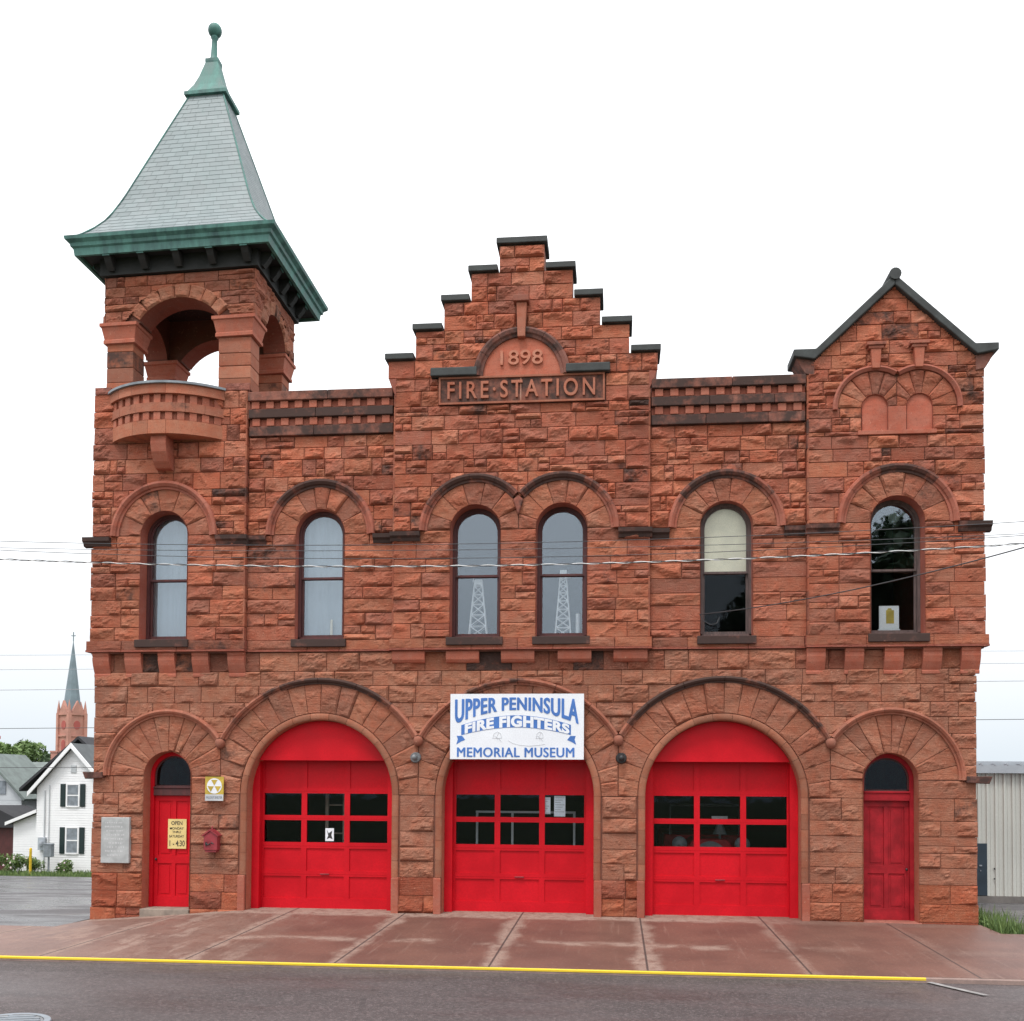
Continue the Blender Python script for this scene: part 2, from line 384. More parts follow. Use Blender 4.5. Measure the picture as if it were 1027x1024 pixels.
def arch_ring(mb, c, ro, ri, sill, spring, y0, y1, bot=None, tone=(.5,.5,.5,0)):
    """round-headed frame between radii; bot = sill rail height"""
    A = arch_line(c, ro, sill, spring); B = arch_line(c, ri, sill + (bot or 0), spring)
    for y, fl in ((y0, False), (y1, True)):
        mb.grid(np.array([[(x, y, z) for x, z in A], [(x, y, z) for x, z in B]]), tone)
    mb.grid(np.array([[(x, y0, z) for x, z in B], [(x, y1, z) for x, z in B]]), tone)
    mb.grid(np.array([[(x, y0, z) for x, z in A], [(x, y1, z) for x, z in A]]), tone)
    if bot: mb.box(c-ro, c+ro, y0, y1, sill, sill+bot, tone)
def arch_fill(mb, c, r, z0, spring, y, th=.004, tone=(.5,.5,.5,0)):
    L = arch_line(c, r, z0, spring); mb.prism(L, y, y+th, tone)
def sweep_arc(mb, c, spring, prof, a0, a1, T, tone, n=40, straight=0.):
    """profile (radius, outward) swept from angle a0 to a1 (0 = right)"""
    rows = []
    if straight: rows.append([(c+r*math.cos(a0), o, spring-straight) for r, o in prof])
    for k in range(n+1):
        a = a0 + (a1-a0)*k/n; rows.append([(c+r*math.cos(a), o, spring+r*math.sin(a)) for r, o in prof])
    if straight: rows.append([(c+r*math.cos(a1), o, spring-straight) for r, o in prof])
    R = np.array(rows); mb.grid(T(R[...,0], R[...,1], R[...,2]), tone)
    for E in (R[0], R[-1]):
        mb.add(T(E[:,0], E[:,1], E[:,2]), [tuple(range(len(prof)))], tone)
def torus_prof(r0, w, h, n=10):
    return [(r0 + w/2 - w/2*math.cos(PI*k/n), h*math.sin(PI*k/n)**.7) for k in range(n+1)]
def voussoirs(mb, c, spring, r0, r1, n, T, tone, xl=-1e9, xr=1e9, amp=.8, base=.034, a0=0., a1=PI):
    ws = RNG.uniform(.8, 1.2, n); ws = ws/ws.sum()*(a1-a0); a = a0
    for w in ws:
        aa, ab = a, a+w; a += w; rm = (r0+r1)/2
        def mp(U, V, aa=aa, ab=ab):
            g = .002/rm; W = (ab-aa)*rm; t = aa+g + (ab-aa-2*g)*U/W
            R1 = np.full_like(t, r1)
            co = np.cos(t)
            R1 = np.where(co > 1e-6, np.minimum(R1, (xr-.006-c)/np.maximum(co, 1e-6)), R1)
            R1 = np.where(co < -1e-6, np.minimum(R1, (xl+.006-c)/np.minimum(co, -1e-6)), R1)
            R1 = np.maximum(R1, r0+.02)
            R = r0 + (R1-r0)*V/(r1-r0)
            return c + R*np.cos(t), spring + R*np.sin(t)
        rock_patch(mb, (ab-aa)*rm, r1-r0, mp, T, tone(), amp, base)

ST = empty('fire_station', (0, 0, 0), 'red sandstone fire station with corner belfry, stepped gable and three red garage doors', 'fire station')
WY = -.12                                               # face of the projecting bays
GAR = [(-4.30, 1.59), (-.035, 1.60), (4.20, 1.58)]; GSP = 2.475
DOOR = [(-7.67, .53), (7.55, .54)]; DSP = 2.85
WIN = [-7.78, -4.34, -.95, .87, 4.28, 7.68]; WR = .53; WSP = 8.08; WSI = 5.80
def tone_low(x, z):
    if z > 5.15 and (x < -5.9 or x > 5.8 or abs(x) < 2.8): return pick(.75, .2, .2, .16)  # shade between the corbels put into the stone colour, along with soot
    if z < .72: return tuple(a*b for a, b in zip(pick(1.0, .0, .05), (.98, .90, .82, 1)))
    return pick(.98, .55, .025)
def tone_mid(x, z): return pick(1.08, .14, .06)
def tone_up(x, z):
    if (x > 8.8 and 9.9 < z < 11.5 and RNG.random() < .7) or (1.5 < x < 2.7 and 9.6 < z < 10.8 and RNG.random() < .3): return pick(.8, .1, .1, .30)
    return pick(1.12, .06, .14)

# --- ground storey: arches, piers
arcs = []   # centre, spring, hood radius, x limits
def meet(c0, s0, R0, c1, s1, R1):
    best = None
    for k in range(1, 2000):
        x = c0 + (c1-c0)*k/2000
        if abs(x-c0) >= R0 or abs(x-c1) >= R1: continue
        d = abs(s0 + math.sqrt(R0*R0-(x-c0)**2) - s1 - math.sqrt(R1*R1-(x-c1)**2))
        if best is None or d < best[0]: best = (d, x)
    return best[1]
low = [(DOOR[0][0], DSP, 1.45), (GAR[0][0], GSP, 2.50), (GAR[1][0], GSP, 2.47), (GAR[2][0], GSP, 2.50), (DOOR[1][0], DSP, 1.47)]
mids = [meet(*low[i], *low[i+1]) for i in range(4)]
lim = [-9.4, *mids, 9.3]
def drop_low(x, z):
    d = np.zeros(x.shape, bool)
    for i, (c, s, R) in enumerate(low):
        d |= ((x-c)**2 + (z-s)**2 < (R-.07)**2) & (z > s-.01) & (x > lim[i]) & (x < lim[i+1])
    return d
LX0, LX1 = -9.36, 9.22
m = MB()
rects = [(c-r-.17, c+r+.17, .74, GSP) for c, r in GAR] + [(c-r-.005, c+r+.005, -1, .74) for c, r in GAR] + [(c-r, c+r, -1, DSP) for c, r in DOOR]
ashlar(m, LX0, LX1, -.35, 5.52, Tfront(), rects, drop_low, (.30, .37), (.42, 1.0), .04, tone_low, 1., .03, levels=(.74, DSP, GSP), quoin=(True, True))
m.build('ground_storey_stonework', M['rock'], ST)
m = MB(); slab(m, LX0+.02, LX1-.02, -.5, 5.55, .005, .55, [(c, r, -.5, GSP) for c, r in GAR] + [(c, r, -.5, DSP) for c, r in DOOR])
m.build('ground_storey_wall', M['mortar'], ST)
for i, (c, s, R) in enumerate(low):
    gar = i in (1, 2, 3); r = (GAR[i-1] if gar else DOOR[0 if i == 0 else 1])[1]
    m = MB()
    T = Tfront()
    voussoirs(m, c, s, r + (.155 if gar else 0.), R-.10, 18 if gar else 12, T, lambda: pick(.98, .42, .05), lim[i], lim[i+1], .7, .034)
    a = m.build('door_arch', M['rock'], ST)
    m = MB()
    if gar:
        pf = torus_prof(r-.005, .15, .05); nt = 13
        for sg in range(nt): sweep_arc(m, c, s, pf, PI*sg/nt+.002, PI*(sg+1)/nt-.002, T, (*np.array((.31,.135,.083))*RNG.uniform(.80, 1.15), RNG.uniform(-.1, .06)), 8)
        for sx in (-1, 1):
            for za, zb in courses(.74, s, (.3, .5)):
                JR = np.array([[(c+sx*q, -o, z) for q, o in pf] for z in (za+.003, zb-.003)]); m.grid(JR, (*np.array((.31,.135,.083))*RNG.uniform(.80, 1.15), RNG.uniform(-.1, .06)))
        reveal(m, c, r, -.4, s, .01, .52, (.40,.15,.095,0), False)
    else:
        reveal(m, c, r, -.4, s, -.045, .40, (.40,.15,.095,0), False)
    m.build('arch_reveal', M['dressed'], a, smooth=True)
    m = MB(); t0 = math.acos(min(1, (lim[i+1]-c)/R)) if lim[i+1]-c < R else 0.; t1 = math.acos(max(-1, (lim[i]-c)/R)) if c-lim[i] < R else PI
    ph_ = RNG.uniform(0, 9)
    for sg in range(18):        # moulding lengths, the upper ones sooty
        aa = t0+(t1-t0)*sg/18; ab = t0+(t1-t0)*(sg+1)/18; up = math.sin((aa+ab)/2)
        dk = (.05, .62, .40, .85, .25)[i]*max(0, up-.25) + (.06 if i in (1, 3) else 0)
        tn = (*np.array((.36,.15,.10))*RNG.uniform(.85, 1.1), dk+.10*math.sin(ph_+aa*4)+RNG.uniform(-.02, .05))
        sweep_arc(m, c, s, [(R-.145, .0), (R-.14, .055), (R-.105, .06), (R-.09, .10), (R-.05, .125), (R-.015, .11), (R-.005, .08), (R, .0)], aa, ab-(.004 if sg % 3 == 2 else 0), T, tn, 4)
    m.build('hood_moulding', M['dressed'], a, smooth=False)
for i in range(4):
    m = MB(); c, s, R = low[i]; x = mids[i]; z = s + math.sqrt(R*R-(x-c)**2)
    m.lathe([(0,-.15),(.06,-.13),(.10,-.07),(.105,0),(.08,.06),(0,.08)], (x, -.06, z-.10), 12, (.30,.125,.085,.15)); m.build('hood_boss', M['dressed'], ST, smooth=True)
m = MB(); m.prism([(-.04, 8.36), (.07, 8.68), (-.04, 8.78), (-.15, 8.68)], WY-.10, WY, (.30,.12,.09,.40)); m.build('hood_boss', M['dressed'], ST, bevel=.02)

for xa, xb in ((-9.55, -9.09), (9.0, 9.50)):
    m = MB(); m.prism([(xa, 2.93), (xb, 2.93), (xb, 2.80), (xa+.06, 2.78)] if xa < 0 else [(xa, 2.93), (xb, 2.93), (xb-.06, 2.78), (xa, 2.80)], -.14, .10, (.20,.09,.07,.40))
    m.build('impost_block', M['dressed'], ST, bevel=.012)
# chipped red corner stones at the foot of the middle door piers
for c, r in (GAR[0:1] + GAR[1:3]):
    for sx in (-1, 1):
        m = MB(); x = c+sx*(r+.085); m.box(x-.08, x+.08, -.085, .0, -.3, .735, (.36,.125,.085,.0)); m.build('jamb_foot', M['dressed'], ST, bevel=.02)

# --- upper storey
def window_arches(cs, y, lims, R=1.20):
    T = Tfront(y)
    for c, (xl, xr) in zip(cs, lims):
        m = MB(); voussoirs(m, c, WSP, WR+.005, R-.17, 7, T, lambda: pick(1.02, .25, .05), xl, xr, .7, .034)
        a = m.build('window_arch', M['rock'], ST)
        m = MB(); reveal(m, c, WR, WSI, WSP, y-.035, .16, (.36,.12,.085,0.02)); m.build('arch_reveal', M['dressed'], a, smooth=True)
        m = MB(); t0 = math.acos(min(1, (xr-c)/R)) if xr-c < R else 0.; t1 = math.acos(max(-1, (xl-c)/R)) if c-xl < R else PI
        bias = {0: .12, 1: .46, 2: .46, 3: .46, 4: .40, 5: .34}[WIN.index(c)]
        ph_ = RNG.uniform(0, 9)
        for sg in range(15):
            aa = t0+(t1-t0)*sg/15; ab = t0+(t1-t0)*(sg+1)/15; up = math.sin((aa+ab)/2)
            tn = (*np.array((.36,.13,.09))*RNG.uniform(.85, 1.1), bias*(.35+1.1*max(0, up-.2))+.12*max(0, up-.3)*(1+math.sin(ph_+3*aa))+RNG.uniform(-.03, .05))
            sweep_arc(m, c, WSP-.02, [(R-.18, .0), (R-.175, .05), (R-.13, .055), (R-.115, .09), (R-.06, .125), (R-.015, .115), (R, .085), (R+.005, .0)], aa, ab-(.006 if sg % 3 == 2 else 0), T, tn, 5)
        m.build('hood_moulding', M['dressed'], a)
def drop_win(cs, R=1.20):
    def f(x, z):
        d = np.zeros(x.shape, bool)
        for c in cs: d |= ((x-c)**2 + (z-WSP)**2 < (R-.09)**2) & (z > WSP-.01)
        return d
    return f
def wrects(cs): return [(c-WR, c+WR, WSI, WSP) for c in cs]
def upper(name, x0, x1, z1, y, cs, wide=None, split=.3, quoin=(False, False)):
    m = MB(); dz = drop_win(cs)
    ashlar(m, x0, x1, 5.78, WSP, Tfront(y), wrects(cs), dz, (.25, .34), (.40, .95), .14, tone_mid, 1., .03, levels=(7.82,), quoin=quoin)
    ashlar(m, x0, x1, WSP, z1, Tfront(y), wrects(cs), dz, (.26, .38), (.34, .85), split, tone_up, 1.25, .035, quoin=quoin)
    return m
def core(name, x0, x1, z0, z1, y, cs):
    m = MB(); slab(m, x0+.01, x1-.01, z0, z1, y+.006, .45, [(c, WR, WSI, WSP) for c in cs]); return m
TX0, TX1 = -9.42, -5.96; CX0, CX1 = -2.72, 2.70; PX0, PX1 = 5.90, 9.37
m = upper('tower', TX0, TX1, 11.22, WY, [WIN[0]], quoin=(True, False)); m.build('tower_stonework', M['rock'], ST)
m = core('tower', TX0, TX1, 5.5, 11.24, WY, [WIN[0]]); m.build('tower_wall', M['mortar'], ST)
window_arches([WIN[0]], WY, [(TX0, TX1)])
for x0, x1, c in ((-5.96, -2.72, WIN[1]), (2.70, 5.90, WIN[4])):
    m = upper('bay', x0, x1, 10.22, 0., [c]); m.build('bay_stonework', M['rock'], ST)
    m = core('bay', x0, x1, 5.5, 10.95, 0., [c]); m.build('bay_wall', M['mortar'], ST)
    window_arches([c], 0., [(x0, x1)])
for xe, y0 in ((TX1, WY), (PX0, WY), (CX0, WY), (CX1, WY)):
    m = MB()
    for za, zb in courses(5.78, 11.2, (.26, .36)):
        sx = 1 if xe in (TX1, CX1) else -1; m.box(min(xe-sx*.03, xe+sx*RNG.uniform(.004, .012)), max(xe-sx*.03, xe+sx*RNG.uniform(.004, .012)), WY-.025, .02, za+.003, zb-.003, pick(.9, .1, .1))
    m.build('quoin_return', M['dressed'], ST, bevel=.01)
# stepped gable
m = upper('gable', CX0, CX1, 10.74, WY, WIN[2:4], split=.35)
prect = [(-1.76, 1.78, 10.74, 11.33)]
def dropl(x, z): return (x-.01)**2 + (z-11.33)**2 < .95**2
ashlar(m, CX0, CX1, 10.74, 11.36, Tfront(WY), prect, dropl, (.28, .36), (.32, .8), .3, tone_up, 1.3, .035, levels=(11.33,))
STEPS = [(2.86, 11.36, 11.73), (2.27, 11.73, 12.35), (1.66, 12.35, 12.95), (1.08, 12.95, 13.56), (.48, 13.56, 14.13)]
for hw, a, b in STEPS:
    ashlar(m, -hw, hw, a, b, Tfront(WY), [(-.11, .11, 12.05, 12.85)] if a < 12.9 and a > 11.7 else [], dropl, (.27, .34), (.30, .75), .3, tone_up, 1.3, .035)
m.build('stepped_gable_stonework', M['rock'], ST)
m = core('gable', CX0, CX1, 5.5, 11.36, WY, WIN[2:4])
for i, (hw, a, b) in enumerate(STEPS): slab(m, -hw+.012, hw-.012, a, b+.018, WY+.006, .45)
m.build('stepped_gable_wall', M['mortar'], ST)
window_arches(WIN[2:4], WY, [(CX0, -.04), (-.04, CX1)])
for k, (hw, a, b) in enumerate(STEPS):
    inner = STEPS[k+1][0] if k < 4 else 0
    for sx in ((-1, 1) if k < 4 else (0,)):
        m = MB()
        x0, x1 = (-hw-.06, hw+.06) if sx == 0 else sorted((sx*(hw+.06), sx*(inner+.03)))
        m.box(x0, x1, WY-.10, .50, b+.02, b+.15)
        m.build('gable_cap', M['cap'], ST, bevel=.015)
for sx in (-1, 1):      # kneelers where the lowest step oversails the wall
    m = MB(); xs = [sx*2.70, sx*2.86, sx*2.86, sx*2.70]
    m.prism([(sx*2.68, 10.95), (sx*2.74, 11.07), (sx*2.84, 11.34), (sx*2.68, 11.355)][::sx], WY-.035, .3, (.30,.11,.08,.16)); m.build('gable_kneeler', M['dressed'], ST, bevel=.01)
# inscription
PANEL = MB(); PANEL.box(-1.75, 1.76, WY-.05, WY+.05, 10.740, 11.325, (.26,.11,.08,.42))
PANEL.box(-1.75, 1.76, WY-.085, WY-.05, 11.285, 11.325, (.34,.14,.09,.05)); PANEL.box(-1.75, 1.76, WY-.085, WY-.05, 10.740, 10.780, (.34,.14,.09,.12))
PANEL.box(-1.75, -1.71, WY-.085, WY-.05, 10.780, 11.285, (.34,.14,.09,.05)); PANEL.box(1.72, 1.76, WY-.085, WY-.05, 10.780, 11.285, (.34,.14,.09,.05))
PANEL.box(-.012, .006, WY-.056, WY-.05, 10.780, 11.285, (.55,.33,.25,0))
panel = PANEL.build('inscription_panel', M['dressed'], ST)
m = MB(); m.prism(arch_line(.01, .85, 11.325, 11.330), WY-.03, WY+.05, (.46,.155,.10,.02)); lun = m.build('date_lunette', M['dressed'], ST)
m = MB()
for sg in range(6):
    aa, ab = PI*sg/6, PI*(sg+1)/6
    sweep_arc(m, .01, 11.330, [(.82, .0), (.82, .07), (.87, .085), (.90, .12), (.97, .14), (1.02, .10), (1.03, 0.)], aa, ab-.008, Tfront(WY), (.22,.10,.08,.18 if sg == 0 else .42), 8)
m.build('hood_moulding', M['dressed'], lun)
for xa, xb in ((-1.92, -.93), (.95, 1.87)):
    m = MB(); m.prism([(xa, 11.330), (xb, 11.330), (xb, 11.510), (xa, 11.510)], WY-.16, WY+.02); m.build('label_shelf', M['cap'], ST, bevel=.02)
m = MB(); m.prism([(-.07, 12.110), (.09, 12.110), (.12, 12.845), (-.10, 12.845)], WY-.16, WY+.02, (.36,.14,.09,.16)); ks = m.build('keystone', M['dressed'], ST, bevel=.015)
m = MB(); m.box(-.16, .17, WY-.22, WY, 12.845, 12.975, (.26,.10,.07,.25)); m.prism([(-.10,12.975),(.11,12.975),(.05,13.065),(-.04,13.065)], WY-.17, WY, (.26,.10,.07,.25)); m.build('keystone_cap', M['dressed'], ks, bevel=.012)

# --- lettering helpers
def text_geo(body, bold=0., space=1., extr=.0):
    cu = bpy.data.curves.new('lettering', 'FONT'); cu.body = body; cu.size = 1; cu.offset = bold; cu.space_character = space; cu.extrude = extr; cu.resolution_u = 5
    o = bpy.data.objects.new('lettering', cu); COL.objects.link(o)
    dg = bpy.context.evaluated_depsgraph_get(); me = bpy.data.meshes.new_from_object(o.evaluated_get(dg))
    V = np.array([v.co[:] for v in me.vertices]); F = [list(p.vertices) for p in me.polygons]
    bpy.data.objects.remove(o); bpy.data.meshes.remove(me); bpy.data.curves.remove(cu); return V, F
def lettering(name, body, x0, x1, z0, z1, y, mt, parent, th=.03, bold=.0, space=1., warp=None, tone=(.36,.14,.09,.1), T=None, fat=0.):
    V, F = text_geo(body, bold, space, .5)
    if fat:
        n = len(V); V = np.vstack([V + np.array((dx*fat, dy*fat*.5, dz)) for dx, dy, dz in ((-1,0,0),(-.33,.6,.01),(.33,-.6,.02),(1,0,.03))]); F = [[i+n*k for i in f] for k in range(4) for f in F]
    a, b = V.min(0), V.max(0)
    u = (V[:,0]-a[0])/(b[0]-a[0]); v = (V[:,1]-a[1])/(b[1]-a[1]); d = (V[:,2]+.5)
    if warp is None: X, Z = x0+(x1-x0)*u, z0+(z1-z0)*v
    else: X, Z = warp(u, v)
    P = np.stack([X, y-d*th, Z], -1)
    m = MB(); m.add(P, F, tone); return m.build(name, mt, parent, T=T)
lettering('raised_lettering', 'FIRE·STATION', -1.56, 1.56, 10.85, 11.22, WY-.045, M['dressed'], panel, .05, .012, 1.32, tone=(.42,.17,.11,.08))
lettering('raised_numerals', '1898', -.44, .46, 11.55, 11.86, WY-.028, M['dressed'], lun, .05, .008, 1.0, tone=(.50,.22,.15,.0))

# --- string course between the hoods
for x0, x1, y in ((-9.60, -8.99, WY), (-6.60, -5.90, WY), (-5.955, -5.53, 0), (-3.17, -2.775, 0), (-2.77, -2.13, WY), (2.05, 2.75, WY), (2.755, 3.11, 0), (5.45, 5.855, 0), (5.86, 6.52, WY), (8.86, 9.50, WY)):
    m = MB(); q = .0 if abs(x0) > 9.5 or x1 > 9.4 else 0
    R = np.array([[(x, y-o, z) for o, z in ((-.05, 7.84), (.05, 7.855), (.07, 7.92), (.12, 7.96), (.13, 8.045), (-.05, 8.06))] for x in (x0, x1)])
    tn = (.22,.10,.08, .42+RNG.uniform(0, .22)); m.grid(R, tn)
    for e in R: m.add(e, [tuple(range(6))], tn)
    m.build('string_course', M['dressed'], ST)
# --- sill course and corbels
for x0, x1, y, cs, kind in ((-9.50, -5.93, -.17, [-9.19,-8.46,-7.70,-6.94,-6.14], 'a'), (-2.77, 2.75, -.17, [-2.37,-1.21,-.04,1.15,2.31], 'b'), (5.86, 9.44, -.17, [6.07,6.83,7.61,8.36,9.11], 'a'), (-5.925, -2.775, -.03, [], ''), (2.755, 5.855, -.03, [], '')):
    m = MB(); x = x0
    while x < x1-.01:
        w = min(RNG.uniform(.7, 1.4), x1-x)
        if x1-x-w < .35: w = x1-x
        rock_patch(m, w-.008, .20, lambda U, V, x=x: (x+.004+U, 5.575+V), Tfront(y), pick(.95, .2, .06), .45, .02)
        m.box(x+.004, x+w-.004, y-.035, .02, 5.535, 5.575, (.30,.10,.07,.12)); x += w
    m.box(x0, x1, y+.012, .02, 5.577, 5.775, (.30,.10,.07,.05))
    m.build('sill_course', M['rock'], ST)
    for c in cs:
        m = MB()
        if kind == 'a':
            w = .185; pr = [(.0,5.0),(.055,5.0),(.06,5.06),(.045,5.075),(.07,5.13),(.12,5.25),(.15,5.36),(.15,5.42),(.135,5.43),(.16,5.47),(.16,5.53),(0,5.53)]
        else:
            w = .35; pr = [(.0,5.27),(.06,5.27),(.10,5.29),(.14,5.34),(.155,5.42),(.15,5.50),(.14,5.53),(0,5.53)]
        R = np.array([[(x, .02-o, z) for o, z in pr] for x in (c-w, c+w)]); tn = (*np.array((.42,.15,.10))*RNG.uniform(.9, 1.1), RNG.uniform(-.1, .08)); m.grid(R, tn)
        for e in R: m.add(e, [tuple(range(len(pr)))], tn)
        m.build('corbel', M['dressed'], ST, bevel=.01)

# --- bay cornices with dentils
for x0, x1 in ((-5.93, -2.75), (2.73, 5.87)):
    m = MB()
    def band(z0, z1, pr, st):
        x = x0
        while x < x1-.01:
            w = min(RNG.uniform(1.0, 1.8), x1-x); w = x1-x if x1-x-w < .5 else w
            m.box(x+.003, x+w-.003, -pr, .02, z0, z1, (*np.array((.27,.115,.085))*RNG.uniform(.9, 1.2), st+RNG.uniform(-.06, .14))); x += w
    band(10.22, 10.43, .10, .40); band(10.60, 10.79, .15, .46); band(10.955, 11.15, .20, .46 if x0 > 0 else .30)
    m.box(x0, x1, -.055, .02, 10.431, 10.599, (.33,.115,.08,.1)); m.box(x0, x1, -.09, .02, 10.791, 10.954, (.33,.115,.08,.1))
    cor = m.build('cornice', M['dressed'], ST, bevel=.012)
    for z0, z1, pr in ((10.432, 10.598, .11), (10.792, 10.953, .155)):
        n = int((x1-x0)/.30)
        for k in range(n):
            d = MB(); x = x0 + (k+.5)*(x1-x0)/n; d.box(x-.085, x+.085, -pr, .02, z0, z1, (*np.array((.38,.14,.095))*RNG.uniform(.85, 1.1), RNG.uniform(-.05, .16))); d.build('dentil', M['dressed'], cor, bevel=.01)

# --- gabled pavilion
APX, APZ = 7.63, 12.97
def slope_z(x): return APZ - abs(x-APX)*(APZ-11.42)/(APX-5.98)
m = upper('pavilion', PX0, PX1, 9.86, WY, [WIN[5]], quoin=(False, True))
NICHE = [(7.24, .255), (8.12, .255)]; NSP = 10.44; NSI = 9.95; NR = .84
def dropn(x, z):
    d = z > np.vectorize(slope_z)(x)-.06
    for c, r in NICHE: d |= ((x-c)**2 + (z-NSP)**2 < (NR-.05)**2) & (z > NSP-.01)
    return d
ashlar(m, PX0, PX1, 9.86, 13.3, Tfront(WY), [(7.24-.26, 8.12+.26, 9.95, NSP)], dropn, (.25, .34), (.34, .85), .25, tone_up, 1.25, .035, levels=(9.95, NSP,), quoin=(False, True))
# sooty quoins on the outer shoulder
m.build('pavilion_stonework', M['rock'], ST)
m = core('pavilion', PX0, PX1, 5.5, 11.3, WY, [WIN[5]])
pv = [(PX0+.01, 11.3), (PX1-.01, 11.3), (PX1-.01, slope_z(PX1)), (APX, APZ), (PX0+.01, slope_z(PX0))]
m.prism(pv, WY+.006, .45, (.13,.055,.038,0)); m.build('pavilion_wall', M['mortar'], ST)
window_arches([WIN[5]], WY, [(PX0, PX1)])
for sx in (-1, 1):
    m = MB(); xe = APX + sx*1.62; ze = slope_z(xe); xo = APX+sx*2.02
    m.prism([(APX, APZ-.06), (APX, APZ+.16), (xe-sx*.05, ze+.20), (xo, ze+.20), (xo, ze+.05), (xe-sx*.02, ze-.02)][::-sx], WY-.13, .5); m.build('gable_coping', M['cap'], ST, bevel=.02)
    m = MB(); ed = APX+sx*1.74
    m.prism([(ed-sx*.15, 11.12), (ed+sx*.03, 11.16), (ed+sx*.12, 11.30), (ed+sx*.22, ze+.048), (ed-sx*.15, ze+.03)][::-sx], WY-.05, .4, (.20,.09,.07,.36)); m.build('gable_kneeler', M['dressed'], ST, bevel=.012)
m = MB(); m.tube([(APX, WY-.16, APZ+.15), (APX, .5, APZ+.15)], .12, 14); m.build('apex_roll', M['cap'], ST, smooth=False)
T = Tfront(WY)
for i, (c, r) in enumerate(NICHE):
    xl, xr = (PX0, 7.68) if i == 0 else (7.68, PX1)
    m = MB(); voussoirs(m, c, NSP, r, NR-.10, 7, T, lambda: pick(.98, .15, .12), xl, xr, .5, .035); a = m.build('blind_arch', M['rock'], ST)
    m = MB(); m.prism(arch_line(c, r, NSI, NSP), WY-.004, WY+.02, (.45,.15,.10,.0)); reveal(m, c, r, NSI, NSP, WY-.045, WY, (.36,.12,.085,0.02)); m.build('niche_panel', M['dressed'], a)
    m = MB(); R = NR; t0 = math.acos((xr-c)/R) if xr-c < R else -.06; t1 = math.acos((xl-c)/R) if c-xl < R else PI+.06
    sweep_arc(m, c, NSP, [(R-.10, .0), (R-.10, .06), (R-.04, .10), (R, .075), (R, .0)], t0, t1, T, (.33,.12,.085,.12), 24); m.build('hood_moulding', M['dressed'], a)
    m = MB(); x = (7.25, 8.10)[i]; m.prism([(x-.075, 11.2), (x+.075, 11.2), (x+.11, 11.66), (x-.11, 11.66)], WY-.13, WY+.02, (.40,.14,.09,.06)); k = m.build('keystone', M['dressed'], ST, bevel=.012)
    m = MB(); m.box(x-.19, x+.19, WY-.18, WY, 11.66, 11.73, (.34,.13,.09,.22)); m.box(x-.15, x+.15, WY-.15, WY, 11.60, 11.658, (.34,.13,.09,.1)); m.build('keystone_cap', M['dressed'], k, bevel=.01)
m = MB()
m.box(7.24+.26, 8.12-.26, WY-.045, WY+.02, NSI, NSP, (.43,.15,.10,.05)); m.box(6.90, 8.45, WY-.07, WY+.02, NSI-.09, NSI-.003, (.42,.15,.10,.05))
m.build('blind_arch_sill', M['dressed'], ST, bevel=.01)

# --- windows
def window(c, y=.15, mt='maroon', pane='glass', meetz=7.16):
    m = MB(); arch_ring(m, c, WR, WR-.06, WSI, WSP, y, y+.14, .07)
    w = m.build('window', M[mt], ST)
    r = WR-.06; z0 = WSI+.07; s = MB()
    arch_ring(s, c, r, r-.04, meetz-.02, WSP, y+.035, y+.075); s.box(c-r+.045, c+r-.045, y+.035, y+.075, meetz-.02, meetz+.025)
    s.build('upper_sash', M[mt], w)
    s = MB(); yy = y+.08
    s.box(c-r, c-r+.045, yy, yy+.04, z0, meetz+.02); s.box(c+r-.045, c+r, yy, yy+.04, z0, meetz+.02); s.box(c-r+.045, c+r-.045, yy, yy+.04, z0, z0+.06); s.box(c-r+.045, c+r-.045, yy, yy+.04, meetz-.03, meetz+.02)
    s.build('lower_sash', M[mt], w)
    g = MB(); arch_fill(g, c, r-.04, meetz+.02, WSP, y+.055); g.build('pane', M[pane], w)
    g = MB(); g.box(c-r+.04, c+r-.04, yy+.018, yy+.022, z0+.055, meetz-.025); g.build('pane', M[pane if not (4.2 < c) else 'darkglass'], w)
    g = MB(); fy = 0. if c in (WIN[1], WIN[4]) else WY
    g.box(c-WR-.07, c+WR+.07, fy-.11, .16, WSI-.17, WSI-.002, (.22,.10,.08,.58)); g.build('sill', M['dressed'], w, bevel=.012)
    return w
wins = [window(c, mt=('maroon','maroon','maroon','maroon','greywood','greywood')[i], pane=('glass','glass','glass','glass','darkglass','midglass')[i]) for i, c in enumerate(WIN)]
def curtain(c, w, x0, x1, z0, z1, name='curtain', mt='curtain', wave=.009, y=.38):
    m = MB(); xs = np.linspace(x0, x1, 48); zs = np.linspace(z0, z1, 6); X, Z = np.meshgrid(xs, zs)
    Y = y + wave*np.sin(X*30+np.sin(X*13)*2); m.grid(np.stack([X, Y, Z], -1)); m.grid(np.stack([X, Y+.006, Z], -1)); m.build(name, M[mt], w, smooth=True)
curtain(WIN[0], wins[0], -8.28, -7.28, 5.86, 8.58); curtain(WIN[1], wins[1], -4.84, -3.84, 5.86, 8.55)
m = MB(); b = 0
arch_fill(m, WIN[4], .46, 7.16, WSP, .22, .01); m.build('roller_blind', M['cream'], wins[4])

